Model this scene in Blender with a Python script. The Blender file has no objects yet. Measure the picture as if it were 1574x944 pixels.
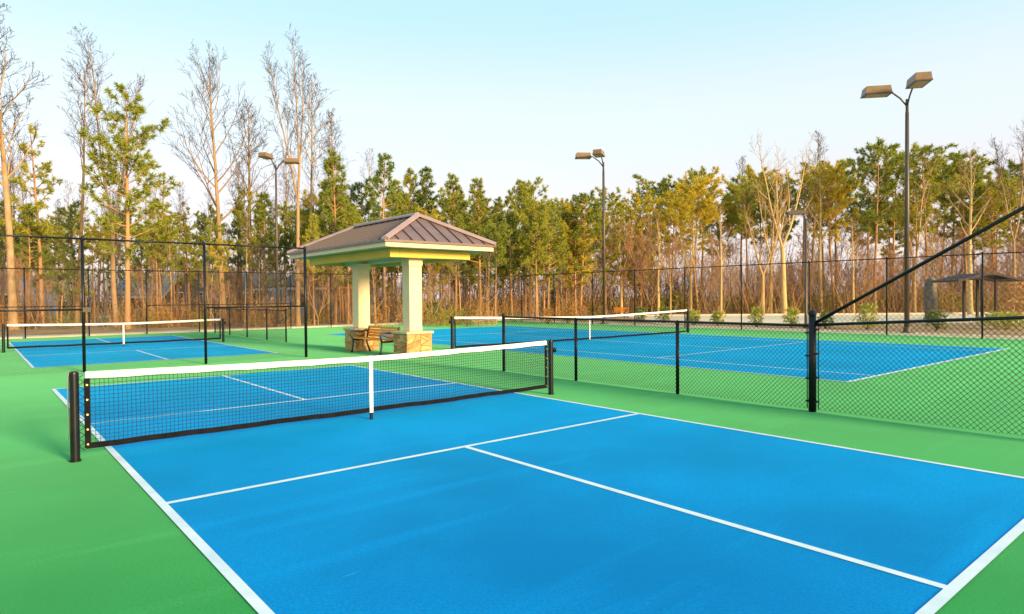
import bpy, math, random
import numpy as np
from mathutils import Matrix, Vector

random.seed(7)
RNG = np.random.default_rng(11)
scene = bpy.context.scene
COL = scene.collection
R = math.radians

# ------------------------------------------------------------------ camera
CAM = Vector((-4.2287, -8.1012, 1.6773))
YAW, PITCH, ROLL, FPX = 0.6971, -0.0151, -0.0082, 993.96
_f = Vector((math.sin(YAW)*math.cos(PITCH), math.cos(YAW)*math.cos(PITCH), math.sin(PITCH)))
_r = Vector((math.cos(YAW), -math.sin(YAW), 0))
_u = _r.cross(_f)
_r2 = _r*math.cos(ROLL) + _u*math.sin(ROLL)
_u2 = -_r*math.sin(ROLL) + _u*math.cos(ROLL)
cam_d = bpy.data.cameras.new('camera')
cam = bpy.data.objects.new('camera', cam_d)
COL.objects.link(cam)
_m = Matrix((_r2, _u2, -_f)).transposed().to_4x4()
_m.translation = CAM
cam.matrix_world = _m
cam_d.sensor_width = 36
cam_d.lens = 36*FPX/1574
cam_d.clip_start, cam_d.clip_end = 0.05, 3000
scene.camera = cam

# ------------------------------------------------------------------ light
SUN_TO = Vector((0.14, -0.99, 0)).normalized()      # horizontal direction towards the sun
SUN_EL = R(13)
SUN_STRENGTH = 3.1
SKY_STRENGTH = 0.13
EXPOSURE = 1.28
world = bpy.data.worlds.new('World'); scene.world = world
world.use_nodes = True
wn, wl = world.node_tree.nodes, world.node_tree.links
wn.clear()
w_out = wn.new('ShaderNodeOutputWorld'); w_bg = wn.new('ShaderNodeBackground')
w_sky = wn.new('ShaderNodeTexSky'); w_sky.sky_type = 'NISHITA'; w_sky.sun_disc = False
w_sky.sun_elevation = SUN_EL
w_sky.sun_rotation = math.atan2(SUN_TO.x, SUN_TO.y)
w_sky.air_density = 1.0; w_sky.dust_density = 1.2; w_sky.ozone_density = 1.6
# thin even veil of high cloud: cyan overhead, pale towards the horizon, faint pink above it
w_geo = wn.new('ShaderNodeTexCoord'); w_sep = wn.new('ShaderNodeSeparateXYZ')
w_ramp = wn.new('ShaderNodeValToRGB'); w_mix = wn.new('ShaderNodeMix'); w_mix.data_type = 'RGBA'
w_ramp.color_ramp.interpolation = 'EASE'
el = w_ramp.color_ramp.elements
el[0].position = 0.0; el[0].color = (3.55, 2.75, 2.75, 1)
el[1].position = 1.0; el[1].color = (1.4, 2.65, 3.4, 1)
for pos, c in ((0.13, (3.3, 2.95, 2.95, 1)), (0.25, (3.05, 3.3, 3.3, 1)), (0.42, (2.0, 3.1, 3.5, 1))):
    e = el.new(pos); e.color = c
wl.new(w_geo.outputs['Generated'], w_sep.inputs[0])
wl.new(w_sep.outputs['Z'], w_ramp.inputs[0])
w_mix.inputs['Factor'].default_value = 0.8
wl.new(w_sky.outputs[0], w_mix.inputs['A'])
wl.new(w_ramp.outputs[0], w_mix.inputs['B'])
wl.new(w_mix.outputs['Result'], w_bg.inputs[0])
w_bg.inputs[1].default_value = SKY_STRENGTH
wl.new(w_bg.outputs[0], w_out.inputs[0])

sun_d = bpy.data.lights.new('sun', 'SUN'); sun = bpy.data.objects.new('sun', sun_d)
COL.objects.link(sun)
sun_d.energy = SUN_STRENGTH; sun_d.angle = R(13); sun_d.color = (1.0, 0.72, 0.38)
_d = Vector((SUN_TO.x*math.cos(SUN_EL), SUN_TO.y*math.cos(SUN_EL), math.sin(SUN_EL)))
sun.rotation_euler = _d.to_track_quat('Z', 'Y').to_euler()

vs = scene.view_settings
vs.view_transform = 'Standard'; vs.look = 'None'; vs.gamma = 1; vs.use_curve_mapping = False
vs.exposure = EXPOSURE

# ------------------------------------------------------------------ materials
def mat(name, c, rough=0.7, c2=None, scale=3.0, detail=4, bump=0.0, bscale=None, metal=0.0, spec=0.5,
        rnd=0.0, c3=None, coords='Object', stretch=(1, 1, 1), translucent=0.0):
    m = bpy.data.materials.new(name); m.use_nodes = True
    n, l = m.node_tree.nodes, m.node_tree.links
    b = n['Principled BSDF']
    b.inputs['Roughness'].default_value = rough
    b.inputs['Metallic'].default_value = metal
    b.inputs['Specular IOR Level'].default_value = spec
    out = None
    tc = n.new('ShaderNodeTexCoord'); mp = n.new('ShaderNodeMapping')
    mp.inputs['Scale'].default_value = stretch
    l.new(tc.outputs[coords], mp.inputs[0])
    if c2 is not None:
        t = n.new('ShaderNodeTexNoise'); t.inputs['Scale'].default_value = scale
        t.inputs['Detail'].default_value = detail
        l.new(mp.outputs[0], t.inputs[0])
        rp = n.new('ShaderNodeMapRange'); rp.inputs[1].default_value = .32; rp.inputs[2].default_value = .68
        l.new(t.outputs[0], rp.inputs[0])
        mx = n.new('ShaderNodeMix'); mx.data_type = 'RGBA'
        mx.inputs['A'].default_value = (*c, 1); mx.inputs['B'].default_value = (*c2, 1)
        l.new(rp.outputs[0], mx.inputs['Factor'])
        out = mx.outputs['Result']
    if c3 is not None:                      # a second tone chosen per object
        oi = n.new('ShaderNodeObjectInfo')
        mx = n.new('ShaderNodeMix'); mx.data_type = 'RGBA'
        l.new(oi.outputs['Random'], mx.inputs['Factor'])
        if out: l.new(out, mx.inputs['A'])
        else: mx.inputs['A'].default_value = (*c, 1)
        mx.inputs['B'].default_value = (*c3, 1)
        out = mx.outputs['Result']
    if out: l.new(out, b.inputs['Base Color'])
    else: b.inputs['Base Color'].default_value = (*c, 1)
    if bump:
        t = n.new('ShaderNodeTexNoise'); t.inputs['Scale'].default_value = bscale or scale*4
        t.inputs['Detail'].default_value = 5
        l.new(mp.outputs[0], t.inputs[0])
        bp = n.new('ShaderNodeBump'); bp.inputs['Strength'].default_value = bump
        bp.inputs['Distance'].default_value = 0.02
        l.new(t.outputs[0], bp.inputs['Height']); l.new(bp.outputs[0], b.inputs['Normal'])
    if translucent:
        tr = n.new('ShaderNodeBsdfTranslucent'); ms = n.new('ShaderNodeMixShader')
        ms.inputs[0].default_value = translucent
        if out: l.new(out, tr.inputs[0])
        else: tr.inputs[0].default_value = (*c, 1)
        l.new(b.outputs[0], ms.inputs[1]); l.new(tr.outputs[0], ms.inputs[2])
        l.new(ms.outputs[0], n['Material Output'].inputs[0])
    return m

M = {}
def court_paint(name, c, c2, c3, tint, sheen):
    """acrylic court paint: broad squeegee tone, fine sand grain, scuffs"""
    m = bpy.data.materials.new(name); m.use_nodes = True
    n, l = m.node_tree.nodes, m.node_tree.links
    b = n['Principled BSDF']; b.inputs['Roughness'].default_value = .7; b.inputs['Specular IOR Level'].default_value = .06
    b.inputs['Sheen Weight'].default_value = sheen; b.inputs['Sheen Roughness'].default_value = .45; b.inputs['Sheen Tint'].default_value = (*tint, 1)
    g = n.new('ShaderNodeNewGeometry')
    def noise(sc, det, st=(1, 1, 1)):
        mp = n.new('ShaderNodeMapping'); mp.inputs['Scale'].default_value = st
        l.new(g.outputs['Position'], mp.inputs[0])
        t = n.new('ShaderNodeTexNoise'); t.inputs['Scale'].default_value = sc; t.inputs['Detail'].default_value = det
        l.new(mp.outputs[0], t.inputs[0]); return t.outputs[0]
    def rng(s, a, bb):
        rp = n.new('ShaderNodeMapRange'); rp.inputs[1].default_value = a; rp.inputs[2].default_value = bb
        l.new(s, rp.inputs[0]); return rp.outputs[0]
    def mix(f, A, B):
        mx = n.new('ShaderNodeMix'); mx.data_type = 'RGBA'
        l.new(f, mx.inputs['Factor'])
        for k, v in (('A', A), ('B', B)):
            if isinstance(v, tuple): mx.inputs[k].default_value = (*v, 1)
            else: l.new(v, mx.inputs[k])
        return mx.outputs['Result']
    o = mix(rng(noise(.42, 6), .36, .64), c, c2)
    o2 = mix(rng(noise(.9, 4, (.25, 2.2, 1)), .56, .8), o, c3)          # squeegee streaks
    o3 = mix(rng(noise(60, 3), .3, .9), o2, tuple(v*.8 for v in c))       # sand grain
    o4 = mix(rng(noise(4.5, 3, (.3, 3.5, 1)), .735, .78), o3, tuple(min(1, v*1.25+.03) for v in c3))   # pale scuffs
    o5 = mix(rng(noise(7, 6), .68, .82), o4, tuple(v*.72 for v in c))          # dull smudges
    l.new(o5, b.inputs['Base Color'])
    bp = n.new('ShaderNodeBump'); bp.inputs['Strength'].default_value = .25; bp.inputs['Distance'].default_value = .004
    l.new(noise(160, 3), bp.inputs['Height']); l.new(bp.outputs[0], b.inputs['Normal'])
    M[name] = m
court_paint('blue_paint', (.0, .17, .47), (.0, .275, .70), (.0, .31, .76), (.0, .72, 1.0), .18)
court_paint('green_paint', (.0, .215, .034), (.010, .315, .06), (.04, .37, .09), (.30, .88, .45), .29)
M['line_paint'] = mat('line_paint', (.84, .86, .85), .6, (.62, .72, .75), 3.5, 9, coords='Object')
M['black_metal'] = mat('black_metal', (.005, .006, .007), .36, (.010, .011, .012), 8, spec=.3)
M['wire'] = mat('wire', (.010, .012, .012), .45)
M['net_cord'] = mat('net_cord', (.010, .012, .014), .8)
M['tape'] = mat('tape', (.84, .81, .74), .75, (.78, .75, .68), 6, bump=.3, bscale=60)
M['band'] = mat('band', (.003, .003, .004), .8, (.008, .008, .010), 9, bump=.3, bscale=50, spec=.15)
M['brass'] = mat('brass', (.75, .55, .22), .3, metal=1)
M['steel'] = mat('steel', (.55, .55, .55), .3, metal=1)
M['cream'] = mat('cream', (.80, .52, .075), .6, (.74, .47, .06), 1.1, 6)
M['cream_pale'] = mat('cream_pale', (.92, .70, .42), .65, (.87, .64, .36), 1.1, 6, bump=.25, bscale=40)
M['soffit'] = mat('soffit', (.60, .62, .50), .7)
M['roof_metal'] = mat('roof_metal', (.145, .085, .072), .40, (.19, .115, .098), 2, spec=.7)
M['roof_seam'] = mat('roof_seam', (.065, .040, .035), .5, spec=.4)  # darker than the pans: the seams' shadow is painted into their colour
M['roof_trim'] = mat('roof_trim', (.32, .22, .20), .42, (.37, .26, .24), 2, spec=.6)
M['stone'] = mat('stone', (.36, .14, .03), .85, (.60, .30, .09), 7, bump=.8, bscale=26, c3=(.70, .42, .17))
M['stone_cap'] = mat('stone_cap', (.72, .56, .33), .8, (.62, .45, .26), 7, bump=.4)
M['mortar'] = mat('mortar', (.34, .24, .13), .95, (.28, .19, .10), 12)
M['bench_wood'] = mat('bench_wood', (.92, .29, .012), .5, (.95, .37, .025), 3, stretch=(8, .6, 8), bump=.2)
M['bench_iron'] = mat('bench_iron', (.022, .018, .016), .45)
M['lamp_pole'] = mat('lamp_pole', (.075, .05, .032), .42, (.10, .07, .045), 5)
M['lamp_head'] = mat('lamp_head', (.20, .115, .045), .4, (.25, .15, .06), 5)
M['lens'] = mat('lens', (.42, .36, .25), .15)
M['concrete'] = mat('concrete', (.58, .48, .35), .9, (.66, .56, .42), 1.2, bump=.3)
M['mulch'] = mat('mulch', (.50, .33, .18), 1, (.80, .62, .42), 1.6, 9, bump=1, bscale=14)
M['pine_straw'] = mat('pine_straw', (.34, .17, .06), 1, (.52, .31, .14), .6, 8, bump=1, bscale=6)
M['lot'] = mat('lot', (.78, .60, .40), .95, (.84, .68, .48), .5, 6)
M['bark_pine'] = mat('bark_pine', (.24, .115, .045), .95, (.54, .31, .14), 5, 6, bump=1, bscale=12, stretch=(1, 1, .25), c3=(.48, .26, .11))
M['bark_bare'] = mat('bark_bare', (.34, .21, .10), .95, (.56, .40, .21), 4, 6, bump=.8, bscale=10, stretch=(1, 1, .3), c3=(.30, .17, .08))
M['bark_gold'] = mat('bark_gold', (.60, .41, .15), .95, (.74, .54, .24), 4, 6, bump=.8, bscale=10, stretch=(1, 1, .3), c3=(.44, .28, .11))
M['twig'] = mat('twig', (.065, .047, .036), .95, c3=(.10, .07, .048))
M['twig_gold'] = mat('twig_gold', (.40, .25, .10), .95, c3=(.34, .19, .08))
M['twig_red'] = mat('twig_red', (.42, .21, .09), .95, c3=(.36, .22, .11))
M['needles'] = mat('needles', (.34, .35, .035), .6, (.56, .50, .045), .7, c3=(.20, .26, .03), translucent=.3)
M['needles_gold'] = mat('needles_gold', (.56, .46, .025), .6, (.74, .54, .035), .7, c3=(.34, .35, .025), translucent=.3)
M['brush_tan'] = mat('brush_tan', (.58, .34, .13), .95, (.46, .23, .08), .25)
M['brush_red'] = mat('brush_red', (.50, .26, .11), .95, (.58, .33, .14), .25)
M['brush_dark'] = mat('brush_dark', (.075, .038, .018), .95, (.12, .062, .028), .25)
M['leaf_orange'] = mat('leaf_orange', (.58, .28, .05), .8, (.45, .20, .035), .5, translucent=.3)
M['leaf_green'] = mat('leaf_green', (.28, .28, .03), .7, (.38, .32, .035), .5, translucent=.3)
M['leaf_dark'] = mat('leaf_dark', (.11, .16, .025), .7, (.22, .25, .035), .8, translucent=.2)
M['leaf_fresh'] = mat('leaf_fresh', (.50, .46, .05), .7, (.32, .36, .05), 2, translucent=.25)
M['siding_blue'] = mat('siding_blue', (.40, .44, .52), .8, (.46, .50, .58), 1.5)
M['siding_cream'] = mat('siding_cream', (.66, .58, .46), .8, (.60, .52, .42), 1.5)
M['shingle_blue'] = mat('shingle_blue', (.24, .27, .34), .85, (.32, .35, .42), 3)
M['shingle_dark'] = mat('shingle_dark', (.10, .085, .08), .85, (.15, .13, .12), 3)
M['siding_dark'] = mat('siding_dark', (.16, .14, .13), .85, (.21, .19, .17), 2)
M['white_trim'] = mat('white_trim', (.78, .76, .72), .6)
M['glass_dark'] = mat('glass_dark', (.03, .035, .04), .08)
M['timber'] = mat('timber', (.035, .022, .016), .8, (.06, .038, .028), 5, stretch=(1, 1, .3), bump=.4)
M['timber_roof'] = mat('timber_roof', (.055, .034, .026), .8, (.09, .058, .045), 4, bump=.4)
M['grey_rock'] = mat('grey_rock', (.09, .07, .05), .95, (.24, .19, .15), 9, 8, bump=1, bscale=18)

# ------------------------------------------------------------------ mesh building
class MB:
    def __init__(s): s.v = []; s.f = []; s.mi = []
    def add(s, verts, faces, mi=0):
        o = len(s.v); s.v.extend([tuple(x) for x in verts]); s.f.extend([tuple(i+o for i in f) for f in faces])
        s.mi.extend([mi]*len(faces)); return s
    def box(s, a, b, mi=0):
        x0, y0, z0 = a; x1, y1, z1 = b
        return s.add([(x0,y0,z0),(x1,y0,z0),(x1,y1,z0),(x0,y1,z0),(x0,y0,z1),(x1,y0,z1),(x1,y1,z1),(x0,y1,z1)],
                     [(0,3,2,1),(4,5,6,7),(0,1,5,4),(1,2,6,5),(2,3,7,6),(3,0,4,7)], mi)
    def cbox(s, a, b, c=.006, mi=0):
        """box with chamfered edges"""
        (x0,y0,z0),(x1,y1,z1) = a, b
        vs_ = []; idx = {}
        X, Y, Z = (x0,x1), (y0,y1), (z0,z1)
        for i in (0,1):
            for j in (0,1):
                for k in (0,1):
                    sx, sy, sz = (c if i == 0 else -c), (c if j == 0 else -c), (c if k == 0 else -c)
                    for ax in range(3):
                        q = [X[i]+sx, Y[j]+sy, Z[k]+sz]; q[ax] = (X[i],Y[j],Z[k])[ax]
                        idx[(i,j,k,ax)] = len(vs_); vs_.append(tuple(q))
        F = []
        I = idx
        for k in (0,1):
            F.append([I[(0,0,k,2)],I[(1,0,k,2)],I[(1,1,k,2)],I[(0,1,k,2)]] if k else [I[(0,0,k,2)],I[(0,1,k,2)],I[(1,1,k,2)],I[(1,0,k,2)]])
            F.append([I[(0,k,0,1)],I[(1,k,0,1)],I[(1,k,1,1)],I[(0,k,1,1)]] if not k else [I[(0,k,0,1)],I[(0,k,1,1)],I[(1,k,1,1)],I[(1,k,0,1)]])
            F.append([I[(k,0,0,0)],I[(k,1,0,0)],I[(k,1,1,0)],I[(k,0,1,0)]] if k else [I[(k,0,0,0)],I[(k,0,1,0)],I[(k,1,1,0)],I[(k,1,0,0)]])
        for a_ in (0,1):
            for b_ in (0,1):
                F.append([I[(0,a_,b_,1)],I[(1,a_,b_,1)],I[(1,a_,b_,2)],I[(0,a_,b_,2)]])
                F.append([I[(a_,0,b_,0)],I[(a_,1,b_,0)],I[(a_,1,b_,2)],I[(a_,0,b_,2)]])
                F.append([I[(a_,b_,0,0)],I[(a_,b_,1,0)],I[(a_,b_,1,1)],I[(a_,b_,0,1)]])
                for c_ in (0,1): F.append([I[(a_,b_,c_,0)],I[(a_,b_,c_,1)],I[(a_,b_,c_,2)]])
        return s.add(vs_, F, mi)
    def tube(s, pts, rad, n=6, cap=True, mi=0):
        pts = [Vector(q) for q in pts]; o = len(s.v); k = len(pts)
        if not hasattr(rad, '__len__'): rad = [rad]*k
        ref = None
        for i, q in enumerate(pts):
            t = (pts[min(i+1, k-1)] - pts[max(i-1, 0)])
            t = t.normalized() if t.length > 1e-9 else Vector((0,0,1))
            if ref is None:
                ref = t.orthogonal().normalized()
            ref = (ref - t*ref.dot(t))
            ref = ref.normalized() if ref.length > 1e-6 else t.orthogonal().normalized()
            b = t.cross(ref)
            for j in range(n):
                a = 2*math.pi*j/n
                s.v.append(tuple(q + (ref*math.cos(a) + b*math.sin(a))*rad[i]))
        for i in range(k-1):
            for j in range(n):
                s.f.append((o+i*n+j, o+i*n+(j+1) % n, o+(i+1)*n+(j+1) % n, o+(i+1)*n+j)); s.mi.append(mi)
        if cap:
            s.f.append(tuple(o+j for j in reversed(range(n)))); s.mi.append(mi)
            s.f.append(tuple(o+(k-1)*n+j for j in range(n))); s.mi.append(mi)
        return s
    def lathe(s, prof, n=16, c=(0,0,0), mi=0):
        """prof = [(r, z)...] about the z axis through c"""
        o = len(s.v); k = len(prof)
        for r_, z in prof:
            for j in range(n):
                a = 2*math.pi*j/n
                s.v.append((c[0]+r_*math.cos(a), c[1]+r_*math.sin(a), c[2]+z))
        for i in range(k-1):
            for j in range(n):
                s.f.append((o+i*n+j, o+i*n+(j+1) % n, o+(i+1)*n+(j+1) % n, o+(i+1)*n+j)); s.mi.append(mi)
        s.f.append(tuple(o+j for j in reversed(range(n)))); s.mi.append(mi)
        s.f.append(tuple(o+(k-1)*n+j for j in range(n))); s.mi.append(mi)
        return s
    def prism(s, poly, d, mi=0):
        """planar polygon (list of 3-D points) pushed along vector d"""
        n = len(poly); a = [Vector(q) for q in poly]; b = [q+Vector(d) for q in a]
        return s.add(a+b, [tuple(reversed(range(n))), tuple(range(n, 2*n))] + [(i, (i+1) % n, n+(i+1) % n, n+i) for i in range(n)], mi)
    def mesh(s, name, mats, smooth=False):
        me = bpy.data.meshes.new(name); me.from_pydata(s.v, [], s.f)
        for m in (mats if isinstance(mats, (list, tuple)) else [mats]): me.materials.append(M[m])
        if len(set(s.mi)) > 1: me.polygons.foreach_set('material_index', s.mi)
        if smooth: me.polygons.foreach_set('use_smooth', [True]*len(s.f))
        me.update(); return me
    def build(s, name, mats, parent=None, smooth=False, loc=None):
        return link(name, s.mesh(name, mats, smooth), parent, loc)

def link(name, me, parent=None, loc=None):
    o = bpy.data.objects.new(name, me); COL.objects.link(o)
    if parent: o.parent = parent
    if loc: o.location = loc
    return o
def empty(name, loc=(0,0,0), rz=0.0):
    o = bpy.data.objects.new(name, None); COL.objects.link(o)
    o.location = loc; o.rotation_euler = (0, 0, rz); o.empty_display_size = .2
    return o
def tag(o, label=None, cat=None, group=None, kind=None):
    for k, v in (('label', label), ('category', cat), ('group', group), ('kind', kind)):
        if v: o[k] = v
    return o
def np_mesh(name, V, T, mats, mi=None, smooth=False):
    """fast triangle mesh from numpy arrays"""
    me = bpy.data.meshes.new(name)
    V = np.asarray(V, np.float32); T = np.asarray(T, np.int32)
    me.vertices.add(len(V)); me.vertices.foreach_set('co', V.ravel())
    me.loops.add(T.size); me.loops.foreach_set('vertex_index', T.ravel())
    me.polygons.add(len(T)); me.polygons.foreach_set('loop_start', np.arange(0, T.size, 3, dtype=np.int32))
    for m in (mats if isinstance(mats, (list, tuple)) else [mats]): me.materials.append(M[m])
    if mi is not None: me.polygons.foreach_set('material_index', np.asarray(mi, np.int32))
    if smooth: me.polygons.foreach_set('use_smooth', np.ones(len(T), bool))
    me.update(calc_edges=True); me.validate(); return me
def struct(name, bm, m, parent=None):
    o = bm.build(name, m, parent)
    if parent is None: o['kind'] = 'structure'
    return o

def P(px, depth, z=0.0):
    """ground point that stands under column px of the photograph at that depth"""
    q = CAM + _f.xy.normalized().to_3d()*depth + _r*((px-787)/FPX*depth)
    return Vector((q.x, q.y, z))
def HGT(px, y, depth):
    """height that reaches row y of the photograph at that depth"""
    return CAM.z + (463.1 - 12.3*px/1574 - y)/FPX*depth

# ------------------------------------------------------------------ the ground
struct('ground', MB().add([(-900,-900,-.006),(1200,-900,-.006),(1200,1200,-.006),(-900,1200,-.006)], [(0,1,2,3)]), 'pine_straw')
FX, FY = 24.6, 28.2          # the far fences: x = FX beside the tennis court, y = FY behind the small court
struct('court_surround', MB().add([(-12,-16,0),(FX+.25,-16,0),(FX+.25,FY+.25,0),(-12,FY+.25,0)], [(0,1,2,3)]), 'green_paint')
# concrete edge behind the courts, a real kerb
struct('concrete_edge', MB().box((-12,FY+.28,-.02),(FX+.9,FY+1.5,.07)), 'concrete')
struct('mulch_bed', MB().add([(FX+.28,-30,.0),(FX+2.2,-30,.03),(FX+2.2,FY+.27,.03),(FX+.28,FY+.27,.0)], [(0,1,2,3)]), 'mulch')
# pale parking lot beyond the fence, with a kerb line along its far side
lot = MB()
A, B, C_, D_ = P(1010, 39), P(2100, 34), P(2300, 52), P(960, 55)
lot.add([(q.x, q.y, .004) for q in (A, B, C_, D_)], [(0,1,2,3)])
struct('parking_lot', lot, 'lot')
A, B, C_, D_ = P(-300, 60), P(520, 66), P(520, 74), P(-300, 68)
struct('road', MB().add([(q.x, q.y, .004) for q in (A, B, C_, D_)], [(0,1,2,3)]), 'lot')
kb = MB()
for a, b in ((P(960, 54.2), P(2300, 51.2)),):
    n_ = (b-a).normalized().cross(Vector((0,0,1)))*.09
    kb.prism([(a+n_).to_tuple(), (b+n_).to_tuple(), (b-n_).to_tuple(), (a-n_).to_tuple()], (0,0,.13))
struct('kerb', kb, 'concrete')

# ------------------------------------------------------------------ the courts
LW = .066
def rect(x0, y0, x1, y1, z): return MB().add([(x0,y0,z),(x1,y0,z),(x1,y1,z),(x0,y1,z)], [(0,1,2,3)])
def pickleball_court(cy, nv0, nv1, b0, b1, W=3.048):
    c = struct('pickleball_court', rect(-W, cy-b0, W, cy+b1, .004), 'blue_paint')
    h = LW/2
    def ln(x0, y0, x1, y1): rect(x0, y0, x1, y1, .008).build('line', 'line_paint', c)
    ln(-W-h, cy-b0-h, -W+h, cy+b1+h); ln(W-h, cy-b0-h, W+h, cy+b1+h)
    ln(-W+h, cy-b0-h, W-h, cy-b0+h); ln(-W+h, cy+b1-h, W-h, cy+b1+h)
    ln(-W+h, cy-nv0-h, W-h, cy-nv0+h); ln(-W+h, cy+nv1-h, W-h, cy+nv1+h)
    ln(-h, cy-b0+h, h, cy-nv0-h); ln(-h, cy+nv1+h, h, cy+b1-h)
    return c
pickleball_court(0, 2.21, 2.30, 6.906, 6.865)
pickleball_court(18.75, 2.2, 2.2, 6.75, 6.75)
TX0, TX1, TY0, TY1, TN = 8.62, 19.75, -2.75, 21.0, 9.2
def tennis_court():
    c = struct('tennis_court', rect(TX0, TY0, TX1, TY1, .004), 'blue_paint')
    h = .03
    def ln(x0, y0, x1, y1): rect(x0, y0, x1, y1, .008).build('line', 'line_paint', c)
    ln(TX0-h, TY0-h, TX0+h, TY1+h); ln(TX1-h, TY0-h, TX1+h, TY1+h)
    s0, s1 = TX0+1.37, TX1-1.37
    ln(TX0+h, TY0-1.5*h, TX1-h, TY0+1.5*h); ln(TX0+h, TY1-1.5*h, TX1-h, TY1+1.5*h)
    ln(s0-h, TY0+1.5*h, s0+h, TY1-1.5*h); ln(s1-h, TY0+1.5*h, s1+h, TY1-1.5*h)
    ln(s0+h, TN-6.4-h, s1-h, TN-6.4+h); ln(s0+h, TN+6.4-h, s1-h, TN+6.4+h)
    cx = (TX0+TX1)/2
    ln(cx-h, TN-6.4+h, cx+h, TN+6.4-h)
tennis_court()

# ------------------------------------------------------------------ nets
def strand(V, T, a, b, r):
    """thin three-sided cord from a to b"""
    a = np.array(a, float); b = np.array(b, float); t = b-a; L = np.linalg.norm(t)
    if L < 1e-6: return
    t /= L; ref = np.array((0,0,1.)) if abs(t[2]) < .9 else np.array((0,1.,0))
    u = np.cross(t, ref); u /= np.linalg.norm(u); w = np.cross(t, u)
    o = len(V)
    for q in (a, b):
        for k in range(3):
            an = 2.0944*k; V.append(q + r*(u*math.cos(an)+w*math.sin(an)))
    for k in range(3):
        k2 = (k+1) % 3
        T.append((o+k, o+k2, o+3+k2)); T.append((o+k, o+3+k2, o+3+k))

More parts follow.
